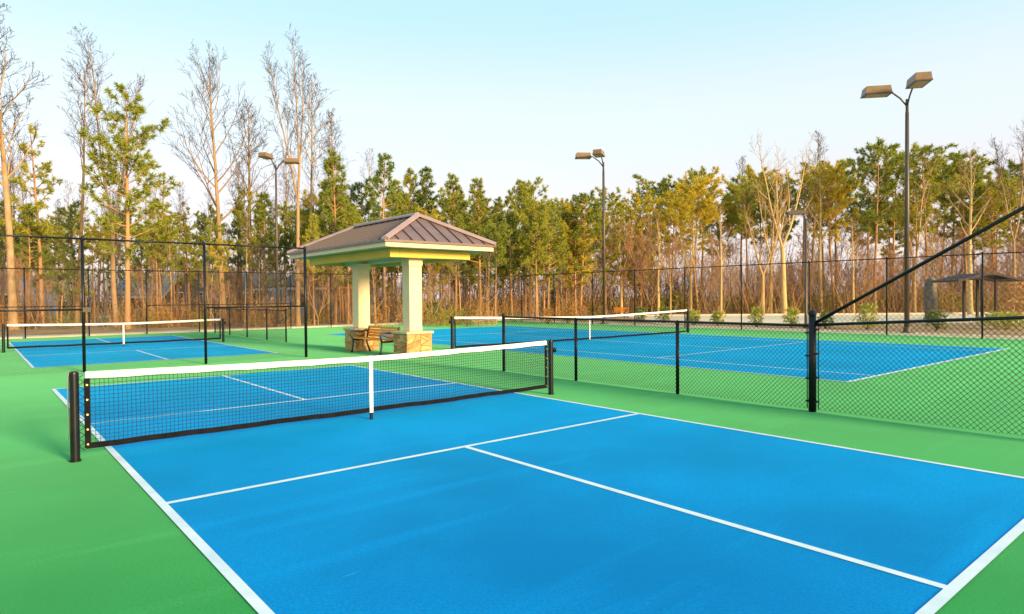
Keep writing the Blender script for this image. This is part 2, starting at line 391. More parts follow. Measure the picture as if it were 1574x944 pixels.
def make_net(name, x0, x1, y, hp, hc, zb_end, zb_mid, cell, cord, label, cat, group, fine=True, winch=1, post_r=.044, strap=True, tape_h=.07):
    """a net strung along x between two posts"""
    root = tag(empty(name, ((x0+x1)/2, y, 0)), label, cat, group)
    hx = (x1-x0)/2; inset = .10
    e = hx - inset
    def top(s): return hc + (hp-hc)*(abs(s)/e)**1.35
    def bot(s): return zb_mid + (zb_end-zb_mid)*(abs(s)/e)**2 + .004*math.sin(s*4.3) + .002*math.sin(s*13)
    def wob(s, z): return .012*math.sin(s*3.1+z*4) * min(1, (e-abs(s))*4)
    # cords
    V, T = [], []
    n = int(2*e/cell)
    zs = int((hp-zb_mid)/cell)
    for i in range(n+1):
        s = -e + i*2*e/n
        k = 3 if fine else 1
        for j in range(k):
            z0 = bot(s)+.03 + (top(s)-.05-bot(s)-.03)*j/k; z1 = bot(s)+.03 + (top(s)-.05-bot(s)-.03)*(j+1)/k
            strand(V, T, (s, wob(s, z0), z0), (s, wob(s, z1), z1), cord)
    for j in range(1, zs):
        f = j/zs
        k = 60 if fine else 24
        for i in range(k):
            s0 = -e + 2*e*i/k; s1 = -e + 2*e*(i+1)/k
            z0 = bot(s0) + (top(s0)-bot(s0))*f; z1 = bot(s1) + (top(s1)-bot(s1))*f
            strand(V, T, (s0, wob(s0, z0), z0), (s1, wob(s1, z1), z1), cord)
    o = link('net_mesh', np_mesh('net_mesh', V, T, 'net_cord'), root); o['kind'] = 'stuff'
    # folded tape and bottom band, as closed strips that follow the sag
    def strip(nm, zf0, zf1, m, th, k=48, s0=-1, s1=1):
        mb = MB(); q = []
        for i in range(k+1):
            s = e*(s0+(s1-s0)*i/k); a, b = zf0(s), zf1(s)
            w0, w1 = wob(s, a), wob(s, b)
            q += [(s, w0-th, a), (s, w1-th, b-.006), (s, w1, b), (s, w1+th, b-.006), (s, w0+th, a)]
        F = []
        for i in range(k):
            for j in range(5):
                j2 = (j+1) % 5
                F.append((i*5+j, (i+1)*5+j, (i+1)*5+j2, i*5+j2))
        F += [(0,1,2,3,4), tuple(k*5+j for j in (4,3,2,1,0))]
        mb.add(q, F); return mb.build(nm, m, root)
    strip('top_tape', lambda s: top(s)-tape_h+.004*math.sin(s*9), top, 'tape', .006)
    strip('bottom_band', lambda s: bot(s)-.012, lambda s: bot(s)+.05, 'band', .007)
    for sd in (-1, 1):
        x = sd*(e-.012)
        MB().box((x-.026, -.006, bot(e)-.01), (x+.026, .006, top(e)-tape_h-.002)).build('side_band', 'band', root)
        if fine:
            for z in np.linspace(bot(e)+.03, top(e)-.14, 5):
                g = MB(); g.tube([(x, -.011, z), (x, .011, z)], .010, 8); g.build('grommet', 'brass', root)
    if strap:
        w = .026
        mb = MB(); mb.box((-w, -.010, bot(0)-.02), (w, -.0075, top(0)+.004)); mb.box((-w, .0075, bot(0)-.02), (w, .010, top(0)+.004))
        mb.box((-w, -.0075, top(0)+.001), (w, .0075, top(0)+.004)); mb.build('center_strap', 'tape', root)
        MB().cbox((-.02,-.016,0), (.02,.016,bot(0)-.022), .004).build('strap_anchor', 'black_metal', root)
    # lacing cords between posts and net
    if fine:
        for sd in (-1, 1):
            V, T = [], []
            zz = list(np.linspace(bot(e)-.03, top(e)-.03, 11))
            for i, z in enumerate(zz[:-1]):
                a = (sd*(e+.012), 0, z); b = (sd*(hx-.03), -.02, z+.05); c = (sd*(e+.012), 0, zz[i+1])
                strand(V, T, a, b, .004); strand(V, T, b, c, .004)
            link('lacing_cord', np_mesh('lacing_cord', V, T, 'net_cord'), root)
    # posts
    for sd in (-1, 1):
        p = MB().lathe([(post_r*1.25,0),(post_r*1.25,.02),(post_r,.022),(post_r,hp-.012),(post_r*.96,hp+.0),(post_r*.6,hp+.012)], 18, (sd*hx,0,0))
        po = p.build('post', 'black_metal', root, smooth=False)
        cb = MB().tube([(sd*(hx-.02),0,hp-.02),(sd*(e-.02),0,top(e)-.012)], .006, 6); cb.build('headline_cable', 'steel', po)
        if sd == winch:
            wz = hp - .17
            wb = MB(); wb.tube([(sd*(hx+post_r-.01), 0, wz), (sd*(hx+post_r+.055), 0, wz)], .045, 14)
            wb.tube([(sd*(hx+post_r+.055), 0, wz), (sd*(hx+post_r+.075), 0, wz)], .016, 8)
            wb.build('winch', 'black_metal', po)
        elif fine:
            # the slack tail of the headline hangs behind the outer face of this post
            cbt = MB().tube([(sd*(hx+post_r+.002), -.01, hp-.0), (sd*(hx+post_r+.012), -.01, hp-.1), (sd*(hx+post_r+.012), -.012, .30), (sd*(hx+post_r+.02), -.01, .24)], .007, 6)
            cbt.build('cable_tail', 'steel', po)
    return root
make_net('pickleball_net', -3.414, 3.414, 0.0, .93, .88, .13, .12, .042, .0026,
         'near pickleball net with white tape across the large blue court in front', 'net', 'court nets', True, 1)
make_net('pickleball_net', -3.42, 3.42, 18.85, .93, .87, .13, .12, .06, .0018,
         'small far pickleball net behind the tall chain link fence', 'net', 'court nets', False, 1)
make_net('tennis_net', 7.72, 20.65, TN, 1.06, .92, .06, .04, .06, .0018,
         'long tennis net beyond the low fence, its end post near the gazebo', 'net', 'court nets', False, -1, .05)

# ------------------------------------------------------------------ chain link fences
def chain_panel(parent, a, b, z0, zt_a, zt_b, pitch=.068, r=.0021, seg=.4):
    """diamond wire between points a and b; the upper edge runs from zt_a to zt_b"""
    a = Vector((a[0], a[1], 0)); b = Vector((b[0], b[1], 0)); L = (b-a).length; t = (b-a)/L
    nrm = Vector((-t.y, t.x, 0)); H = max(zt_a, zt_b)
    V, T = [], []
    def ztop(s): return zt_a + (zt_b-zt_a)*s/L
    for sg in (1, -1):
        s = -(H-z0) if sg > 0 else 0.0
        end = L if sg > 0 else L+(H-z0)
        while s < end:
            # wire: s(z) = s + sg*(z-z0)
            zz0 = z0; zz1 = H
            if sg > 0:
                zz0 = max(zz0, z0 + (0-s)); zz1 = min(zz1, z0 + (L-s))
            else:
                zz0 = max(zz0, z0 + (s-L)); zz1 = min(zz1, z0 + s)
            # clip by the sloping top
            k = (zt_b-zt_a)/L
            den = 1 - sg*k
            if abs(den) > 1e-6:
                zt = (zt_a + k*(s - sg*z0))/den
                if den > 0: zz1 = min(zz1, zt)
            if zz1 - zz0 > .01:
                n = max(1, int((zz1-zz0)/seg + .5))
                for i in range(n):
                    za = zz0+(zz1-zz0)*i/n; zb = zz0+(zz1-zz0)*(i+1)/n
                    pa = a + t*(s+sg*(za-z0)) + nrm*(.0022*sg); pb = a + t*(s+sg*(zb-z0)) + nrm*(.0022*sg)
                    strand(V, T, (pa.x, pa.y, za), (pb.x, pb.y, zb), r)
            s += pitch
    if V:
        o = link('chain_link_panel', np_mesh('chain_link_panel', V, T, 'wire'), parent); o['kind'] = 'stuff'

def fence_post(parent, x, y, h, r, n=12):
    o = MB().lathe([(r,0),(r,h)], n).build('post', 'black_metal', parent, True)
    o.location = (x, y, 0)
    # sharp ends
    c = MB().lathe([(r*1.16,h-.03),(r*1.16,h+.004),(r*.85,h+.03),(r*.35,h+.045)], n).build('post_cap', 'black_metal', o, False)
    return o
def rail(parent, a, b, r, name='rail'):
    return MB().tube([a, b], r, 10).build(name, 'black_metal', parent, True)
def tension_bits(parent, x, y, h, dy, n=4):
    """tension bar with bands beside a terminal post"""
    mb = MB().tube([(x, y+dy, .04), (x, y+dy, h-.05)], .007, 6); mb.build('tension_bar', 'black_metal', parent)
    for z in np.linspace(.15, h-.12, n):
        m2 = MB(); m2.box((x-.036, min(y, y+dy)-.004, z-.012), (x+.036, max(y, y+dy)+.012, z+.012)); m2.build('tension_band', 'black_metal', parent)

# low fence beside the near court, x = 5
FXL = 5.02
f = tag(empty('chain_link_fence', (0,0,0)), 'low black chain link fence beside the near court with one rising rail', 'fence')
ys = [-3.76, -1.45, .97, 3.25]
for i, y in enumerate(ys):
    fence_post(f, FXL, y, {0: 1.42, 3: 1.27}.get(i, 1.22), {0: .052, 3: .036}.get(i, .030), 16)
for i in range(3):
    rail(f, (FXL, ys[i], 1.235), (FXL, ys[i+1], 1.235), .021, 'top_rail')
    chain_panel(f, (FXL, ys[i]), (FXL, ys[i+1]), .03, 1.225, 1.225, r=.0031, seg=.14)
yE = -7.05
rail(f, (FXL, ys[0], 1.245), (FXL+.02, yE, 1.45), .021, 'top_rail')
rail(f, (FXL, ys[0]-.04, 1.275), (FXL+.02, yE, 3.16), .024, 'sloping_rail')
fence_post(f, FXL+.02, yE, 3.2, .052, 16)
chain_panel(f, (FXL, ys[0]), (FXL+.02, yE), .03, 1.235, 1.44, r=.0031, seg=.14)
chain_panel(f, (FXL, ys[0]), (FXL+.02, yE), 1.25, 1.275, 3.14, r=.0017, seg=.14)
tension_bits(f, FXL, ys[0], 1.30, -.085); tension_bits(f, FXL, ys[0], 1.25, .075)
# low fence farther back on the same line
f = tag(empty('chain_link_fence', (0,0,0)), 'short stretch of low fence behind the tall fence, beside the far pickleball court', 'fence')
ys = [16.78, 18.9, 21.4, 23.9, 26.3]
for y in ys: fence_post(f, 5.15, y, 1.27, .03)
for i in range(4):
    rail(f, (5.15, ys[i], 1.235), (5.15, ys[i+1], 1.235), .021, 'top_rail')
chain_panel(f, (5.15, ys[0]), (5.15, ys[-1]), .03, 1.225, 1.225)

# tall fence between the two pickleball courts
TFY = 10.0
f = tag(empty('chain_link_fence', (0,0,0)), 'tall black chain link fence between the near and far pickleball courts', 'fence')
xs = [-7.6, -4.9, -2.2, .47, 3.17]
for i, x in enumerate(xs): fence_post(f, x, TFY, 3.15, .04 if i == 4 else .034)
for i in range(4):
    rail(f, (xs[i], TFY, 3.13), (xs[i+1], TFY, 3.13), .022, 'top_rail')
    if i != 2: rail(f, (xs[i], TFY, 1.47), (xs[i+1], TFY, 1.47), .021, 'middle_rail')
    chain_panel(f, (xs[i], TFY), (xs[i+1], TFY), .03, 3.12, 3.12, r=.0015, seg=.3)
MB().box((-2.22, TFY-.07, 1.41), (-2.06, TFY+.02, 1.52)).build('gate_latch', 'black_metal', f)
# tall fence behind the far pickleball court and the tennis court
f = tag(empty('chain_link_fence', (0,0,0)), 'tall chain link fence along the wood behind the far court', 'fence')
xs = list(np.arange(-7.2, FX-1, 2.42)) + [FX]
for x in xs: fence_post(f, x, FY, 3.17, .03, 8)
for i in range(len(xs)-1):
    rail(f, (xs[i], FY, 3.14), (xs[i+1], FY, 3.14), .021, 'top_rail')
    if i in (0, 1, 2, 4, 5, 6): rail(f, (xs[i], FY, 1.42), (xs[i+1], FY, 1.42), .02, 'middle_rail')
chain_panel(f, (xs[0], FY), (xs[-1], FY), .03, 3.12, 3.12, pitch=.10, r=.0016, seg=.8)
# tall fence beside the tennis court
f = tag(empty('chain_link_fence', (0,0,0)), 'tall chain link fence along the far side of the tennis court', 'fence')
ys = [25.3, 22.1, 18.75, 15.5, 12.15, 8.9, 5.57, 2.37, -.9, -4.2, -7.4, -10.6]
for y in ys: fence_post(f, FX, y, 3.17, .032, 8)
pts = [FY] + ys
for i in range(len(pts)-1): rail(f, (FX, pts[i], 3.14), (FX, pts[i+1], 3.14), .021, 'top_rail')
chain_panel(f, (FX, FY), (FX, ys[-1]), .03, 3.12, 3.12, pitch=.10, r=.0016, seg=.8)

# ------------------------------------------------------------------ gazebo
GX, GY = 5.82, 10.13
gz = tag(empty('gazebo', (GX, GY, 0)), 'cream gazebo with brown metal roof on two stone based columns', 'gazebo')
ROOF_B, EAVE_T = 3.04, 3.20
ex, ey = 1.78, 3.28          # half size of the eaves
bx, by = 1.34, 2.72          # half size of the beam ring
# beam ring (four boards, butted)
for sx in (-1, 1):
    x0, x1 = sorted((sx*bx, sx*(bx-.30)))
    MB().cbox((x0, -by, 2.795), (x1, by, ROOF_B-.006), .008).build('beam', 'cream', gz)
for sy in (-1, 1):
    y0, y1 = sorted((sy*by, sy*(by-.30)))
    MB().cbox((-bx+.302, y0, 2.797), (bx-.302, y1, ROOF_B-.008), .008).build('beam', 'cream', gz)
MB().box((-bx+.31, -by+.31, 2.96), (bx-.31, by-.31, 2.985)).build('ceiling', 'soffit', gz)
MB().box((-.22, -by+.31, 2.80), (.22, by-.31, 2.955)).build('cross_beam', 'soffit', gz)
# soffit and fascia
MB().box((-ex+.02, -ey+.02, ROOF_B), (ex-.02, ey-.02, ROOF_B+.02)).build('soffit', 'soffit', gz)
for sx in (-1, 1):
    x0, x1 = sorted((sx*ex, sx*(ex-.03)))
    MB().cbox((x0, -ey, ROOF_B-.012), (x1, ey, EAVE_T-.02), .005).build('fascia', 'cream_pale', gz)
for sy in (-1, 1):
    y0, y1 = sorted((sy*ey, sy*(ey-.03)))
    MB().cbox((-ex+.032, y0, ROOF_B-.012), (ex-.032, y1, EAVE_T-.02), .005).build('fascia', 'cream_pale', gz)
# standing seam roof
rz0, rz1, ry = EAVE_T, 4.07, 1.95
ox, oy = ex+.05, ey+.05
roof = MB().add([(-ox,-oy,rz0-.015),(ox,-oy,rz0-.015),(ox,oy,rz0-.015),(-ox,oy,rz0-.015),(0,-ry,rz1-.015),(0,ry,rz1-.015)],
    [(0,1,4),(1,2,5,4),(2,3,5),(3,0,4,5),(3,2,1,0)]).build('roof', 'roof_metal', gz)
def seam_panels(corner_a, corner_b, apex_a, apex_b, n):
    """split the slope a-b (eave) / apex (ridge) into upright pans, each with one raised seam"""
    A, B, U, W = (Vector(q) for q in (corner_a, corner_b, apex_a, apex_b))
    e = (B-A); L = e.length; e /= L
    up = ((U-A) - e*(U-A).dot(e)); S = up.length; up /= S
    nn = e.cross(up).normalized()
    if nn.z < 0: nn = -nn
    ua, ub = (U-A).dot(e), (W-A).dot(e)
    def hi(t):
        if t < ua: return S*t/ua
        if t > ub: return S*(L-t)/(L-ub)
        return S
    for i in range(n):
        t0, t1 = L*i/n, L*(i+1)/n
        brk = [t0] + [q for q in (ua, ub) if t0 < q < t1 and (q != ua or ua != ub)] + [t1]
        poly = [A+e*(t0+.004), A+e*(t1-.004)] + [A+e*(min(max(q, t0+.004), t1-.004))+up*hi(q) for q in reversed(brk)]
        mb = MB().prism([q+nn*.001 for q in poly], nn*.012)
        if i: 
            h = hi(t0)-.02
            if h > .1:
                a = A+e*t0; 
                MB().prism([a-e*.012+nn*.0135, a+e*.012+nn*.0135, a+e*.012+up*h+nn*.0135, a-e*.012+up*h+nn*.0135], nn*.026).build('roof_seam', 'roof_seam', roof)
        mb.build('roof_panel', 'roof_metal', roof)
c = [(-ox,-oy,rz0),(ox,-oy,rz0),(ox,oy,rz0),(-ox,oy,rz0)]; a0, a1 = (0,-ry,rz1), (0,ry,rz1)
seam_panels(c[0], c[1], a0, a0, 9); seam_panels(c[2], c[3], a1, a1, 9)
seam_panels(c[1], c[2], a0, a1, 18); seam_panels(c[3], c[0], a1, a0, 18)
def cap_strip(a, b, w=.10, name='hip_cap'):
    a, b = Vector(a), Vector(b); t = (b-a).normalized(); s = t.cross(Vector((0,0,1))).normalized(); n = s.cross(t)
    if n.z < 0: n = -n
    prof = [-s*w - n*.045, -s*w*.95 - n*.025 + n*.03, n*.055, s*w*.95 - n*.025 + n*.03, s*w - n*.045]
    q = [a+v for v in prof]
    MB().prism(q, b-a).build(name, 'roof_trim', roof)
for q, a in ((c[0], a0), (c[1], a0), (c[2], a1), (c[3], a1)):
    cap_strip(Vector(q)+Vector((0,0,.045)), Vector(a)+Vector((0,0,.05)))
cap_strip((0,-ry-.03,rz1+.06), (0,ry+.03,rz1+.06), .10, 'ridge_cap')
# drip edge
for (x0,y0,x1,y1) in ((-ox-.01,-oy-.012,ox+.01,-oy+.004),(-ox-.01,oy-.004,ox+.01,oy+.012),(-ox-.012,-oy+.005,-ox+.004,oy-.005),(ox-.004,-oy+.005,ox+.012,oy-.005)):
    MB().box((x0,y0,rz0-.05),(x1,y1,rz0+.01)).build('drip_edge', 'roof_metal', roof)
# columns on stone bases
rs = random.Random(5)
CXO = -.34          # the columns stand a little to the court side of the roof's middle line
for cy in (-2.18, .97):
    b = .37
    base = MB().box((-b, cy-b, 0), (b, cy+b, .66)).build('column_base', 'mortar', gz, loc=(CXO,0,0))
    MB().cbox((-b-.075, cy-b-.075, .66), (b+.075, cy+b+.075, .735), .014).build('base_cap', 'stone_cap', gz, loc=(CXO,0,0))
    # irregular flagstones on the four faces: the face is cut again and again by slanting lines
    def cut(poly):
        ar = abs(sum(poly[k][0]*poly[(k+1) % len(poly)][1]-poly[(k+1) % len(poly)][0]*poly[k][1] for k in range(len(poly)))/2)
        if ar < rs.uniform(.022, .060): return [poly]
        cx_ = sum(v[0] for v in poly)/len(poly)+rs.uniform(-.03, .03); cz_ = sum(v[1] for v in poly)/len(poly)+rs.uniform(-.03, .03)
        wx = max(v[0] for v in poly)-min(v[0] for v in poly); wz = max(v[1] for v in poly)-min(v[1] for v in poly)
        an = (0 if wx > wz*1.5 else math.pi/2) + rs.uniform(-.45, .45)
        nx, nz = math.cos(an), math.sin(an)
        A_, B_ = [], []
        for k in range(len(poly)):
            p_, q_ = poly[k], poly[(k+1) % len(poly)]
            dp = (p_[0]-cx_)*nx+(p_[1]-cz_)*nz; dq = (q_[0]-cx_)*nx+(q_[1]-cz_)*nz
            (A_ if dp >= 0 else B_).append(p_)
            if dp*dq < 0:
                f_ = dp/(dp-dq); m_ = (p_[0]+(q_[0]-p_[0])*f_, p_[1]+(q_[1]-p_[1])*f_); A_.append(m_); B_.append(m_)
        return (cut(A_) if len(A_) > 2 else []) + (cut(B_) if len(B_) > 2 else [])
    for face in range(4):
        for q in cut([(-b-.03, .005), (b+.03, .005), (b+.03, .655), (-b-.03, .655)]):
            cx_ = sum(v[0] for v in q)/len(q); cz_ = sum(v[1] for v in q)/len(q); n = len(q)
            d = rs.uniform(.022, .044)
            def ins(a):
                out = []
                for v in q:
                    l_ = math.hypot(v[0]-cx_, v[1]-cz_); f_ = max(.2, 1-a/l_); out.append(((v[0]-cx_)*f_+cx_, (v[1]-cz_)*f_+cz_))
                return out
            def to3(v, dd):
                o_ = b+dd
                return ((v[0], cy-o_, v[1]), (o_, cy+v[0], v[1]), (-v[0], cy+o_, v[1]), (-o_, cy-v[0], v[1]))[face]
            q1, q2 = ins(.009), ins(.026)
            vv = [to3(v, .0) for v in q1] + [to3(v, d*.65) for v in q1] + [to3(v, d+rs.uniform(-.006,.006)) for v in q2]
            ff = [tuple(2*n+k for k in range(n))]
            for k in range(n):
                k2 = (k+1) % n
                ff += [(k,k2,n+k2,n+k), (n+k,n+k2,2*n+k2,2*n+k)]
            MB().add(vv, ff).build('stone', 'stone', base)
    w = .205
    MB().cbox((-w, cy-w, .735), (w, cy+w, 2.80), .012).build('column', 'cream_pale', gz, loc=(CXO,0,0))
    MB().cbox((-w-.02, cy-w-.02, 2.60), (w+.02, cy+w+.02, 2.794), .008).build('column_capital', 'cream_pale', gz, loc=(CXO,0,0))

# bench between the columns
def make_bench(loc, rz, label, L=1.75):
    """seat faces local -y, length along x"""
    t = tag(empty('park_bench', loc, rz), label, 'bench')
    for i in range(5):
        y = -.26 + i*.098
        MB().cbox((-L/2, y, .425+.006*abs(i-2)), (L/2, y+.085, .452+.006*abs(i-2)), .006).build('seat_slat', 'bench_wood', t)
    for i in range(4):
        z = .495 + i*.083; y = .235 + (z-.45)*.24
        mb = MB().cbox((-L/2, y, z), (L/2, y+.026, z+.072), .006); mb.build('back_slat', 'bench_wood', t)
    for sx in (-1, 1):
        x = sx*(L/2-.09)
        g = MB()
        g.tube([(x,-.30,.0),(x,-.275,.12),(x,-.25,.30),(x,-.25,.41)], [.034,.028,.028,.030], 8)
        g.tube([(x,.34,.0),(x,.28,.14),(x,.22,.30),(x,.22,.42)], [.034,.028,.028,.030], 8)
        g.tube([(x,-.27,.405),(x,.0,.40),(x,.24,.41)], .028, 8)
        g.tube([(x,.22,.41),(x,.27,.62),(x,.335,.83)], [.030,.026,.022], 8)
        g.build('leg_frame', 'bench_iron', t, True)
        x2 = x + sx*.05
        a = MB().tube([(x,-.25,.41),(x2,-.30,.52),(x2,-.31,.60),(x2,-.26,.655),(x2,-.10,.665),(x2,.08,.655),(x2,.20,.68),(x2,.30,.665)], .024, 8)
        a.tube([(x2,-.24,.60),(x2,-.10,.53),(x2,.06,.50),(x2,.2,.53)], .012, 6)
        a.build('armrest', 'bench_iron', t, True)
    return t
make_bench((5.14, 9.60, 0), -math.pi/2, 'orange wooden slat bench with black iron arms under the gazebo', 2.0)
make_bench((34.2, 24.9, 0), -math.pi/2+.3, 'small orange wooden bench behind the tennis court fence', 1.3)

# ------------------------------------------------------------------ light poles
def lamp_head(parent, arm_pts, yaw, tilt, s):
    h = MB().tube(arm_pts, .035, 8).build('arm', 'lamp_pole', parent, True)
    L, W_, H = .46*s, .27*s, .15*s
    mb = MB()
    top = [(-L*.9,-W_*.9,H), (L*.9,-W_*.9,H), (L*.9,W_*.9,H), (-L*.9,W_*.9,H)]
    bot = [(-L,-W_,-H), (L,-W_,-H), (L,W_,-H), (-L,W_,-H)]
    mb.add(bot+top, [(0,3,2,1),(4,5,6,7),(0,1,5,4),(1,2,6,5),(2,3,7,6),(3,0,4,7)])
    o = mb.build('lamp_housing', 'lamp_head', parent)
    lens = MB().cbox((-L*.82,-W_*.8,-H-.012), (L*.82,W_*.8,-H+.004), .004).build('lens', 'lens', o)
    door = MB().box((-L*1.02,-W_*1.03,-H-.004), (L*1.02,W_*1.03,-H+.045)).build('door_frame', 'lamp_pole', o)
    o.location = arm_pts[-1]; o.rotation_euler = (0, tilt, yaw)
    return o
def light_pole(loc, H, heads, label, r=.085, s=1.0):
    t = tag(empty('light_pole', loc), label, 'light pole', 'tall court light poles')
    b = MB(); b.lathe([(.30,0),(.30,.05),(.16,.06),(.13,.22),(r+.01,.28)], 14); b.build('base', 'lamp_pole', t)
    MB().lathe([(r,.25),(r*.9,H*.55),(r*.72,H-.9),(r*.6,H-.9),(r*.6,H-.35)], 14).build('pole', 'lamp_pole', t, True)
    for (lat, fwd, rise, yaw_off) in heads:
        d = _r*lat + Vector((_f.x, _f.y, 0)).normalized()*fwd
        pts = [Vector((0,0,H-.65)), d*.22+Vector((0,0,H-.30)), d*.5+Vector((0,0,H-.05+rise*.5)), d*.75+Vector((0,0,H+rise))]
        q = d + Vector((0,0,H+rise))
        pts.append(q)
        lamp_head(t, pts, math.atan2(d.y, d.x), 0.0, s)
    return t
light_pole((26.6, 2.3, 0), 10.35, ((-1.2, .2, .05, 0), (-.28, -1.25, .05, 0)), 'tall light pole with two heads above the sloping fence rail', .10, 1.15)
light_pole((25.6, 18.7, 0), 10.25, ((-1.25, -.1, .02, 0), (-.43, -1.1, -.05, 0)), 'light pole behind the middle of the tennis court fence, between gazebo and bench', .095, 1.0)
light_pole((9.4, 29.3, 0), 9.75, ((-.22, -.9, .0, 0), (.88, .15, -.08, 0)), 'light pole at the edge of the wood above the tall near fence', .075, .85)
t = tag(empty('street_lamp', (27.9, 7.3, 0)), 'short single headed lamp post behind the tennis court fence', 'lamp post')
MB().lathe([(.16,0),(.16,.05),(.09,.08),(.075,.3),(.055,5.4)], 12).build('pole', 'lamp_pole', t, True)
d = _r*-1.0
MB().tube([Vector((0,0,5.35)), d*.06+Vector((0,0,5.62)), d*.25+Vector((0,0,5.76)), d*.45+Vector((0,0,5.78))], .04, 8).build('arm', 'lamp_pole', t, True)
hd = MB(); hd.prism([(-.46,-.17,-.07),(.42,-.17,-.07),(.48,-.17,.02),(.24,-.17,.12),(-.24,-.17,.12),(-.46,-.17,.06)], (0,.34,0))
ho = hd.build('lamp_housing', 'bench_iron', t); ho.location = d*.5+Vector((0,0,5.78)); ho.rotation_euler = (0,0,math.atan2(d.y, d.x))
MB().cbox((-.3,-.10,-.084), (.3,.10,-.066), .003).build('lens', 'lens', ho)

# ------------------------------------------------------------------ timber shelter and rough column on the right
def make_shelter():
    c = P(1502, 38); yaw = math.atan2(_r.y, _r.x)
    t = tag(empty('timber_shelter', c, yaw), 'brown open timber shelter with a low curved roof behind the fence', 'shelter')
    W_, D = 1.9, 1.1
    zr = lambda x: 2.86 - .46*(abs(x)/W_)**1.25 + .10*max(0, abs(x)/W_-.75)*2
    for sy in (-1, 1):
        for x in (-.25, .55):
            MB().cbox((x-.065, sy*(D-.35)-.065, 0), (x+.065, sy*(D-.35)+.065, zr(x)-.12), .01).build('post', 'timber', t)
        MB().cbox((-.9, sy*(D-.35)-.05, zr(.55)-.28), (1.2, sy*(D-.35)+.05, zr(.55)-.13), .01).build('beam', 'timber', t)
    n = 16
    xs_ = [-W_+2*W_*i/n for i in range(n+1)]
    for i in range(n):
        a, b = xs_[i], xs_[i+1]-.012
        MB().prism([(a,-D,zr(a)-.10),(b,-D,zr(b)-.10),(b,-D,zr(b)),(a,-D,zr(a))], (0,2*D,0)).build('roof_plank', 'timber_roof', t)
    for sy in (-1, 1):
        mb = MB(); q = []
        for x in xs_: q.append((x*1.02, sy*(D+.03), zr(x)+.02))
        for x in reversed(xs_): q.append((x*1.02, sy*(D+.03), zr(x)-.11))
        for i in range(n):
            mb.prism([q[i], q[i+1], q[-2-i], q[-1-i]], (0, sy*.05, 0))
        mb.build('fascia', 'timber_roof', t)
make_shelter()
def lumpy(name, rx, ry, h, mat_, seed, n=18, k=16, amp=.12, rnd=.25):
    rg = np.random.default_rng(seed); mb = MB(); ph = rg.uniform(0, 6.28, 8)
    rings = []
    for i in range(k+1):
        f_ = i/k
        rr = 1.0 if f_ < 1-rnd else math.sqrt(max(0.0, 1-((f_-(1-rnd))/rnd)**2))
        rr = max(rr, .06)
        for j in range(n):
            a = 2*math.pi*j/n
            w = 1 + amp*(math.sin(3*a+ph[0]+f_*4)+.6*math.sin(5*a+ph[1]-f_*9)+.5*math.sin(11*f_+ph[2]+2*a)) + rg.uniform(-.06,.06)
            mb.v.append((rx*rr*w*math.cos(a), ry*rr*w*math.sin(a), f_*h))
    for i in range(k):
        for j in range(n):
            mb.f.append((i*n+j, i*n+(j+1) % n, (i+1)*n+(j+1) % n, (i+1)*n+j)); mb.mi.append(0)
    mb.f.append(tuple(k*n+j for j in range(n))); mb.mi.append(0)
    return mb.build(name, mat_, None, True)
o = lumpy('rough_column', .36, .36, HGT(1431, 426, 43), 'grey_rock', 4); o.location = P(1431, 43)
tag(o, 'rough grey mottled column with a rounded top beside the timber shelter', 'column')

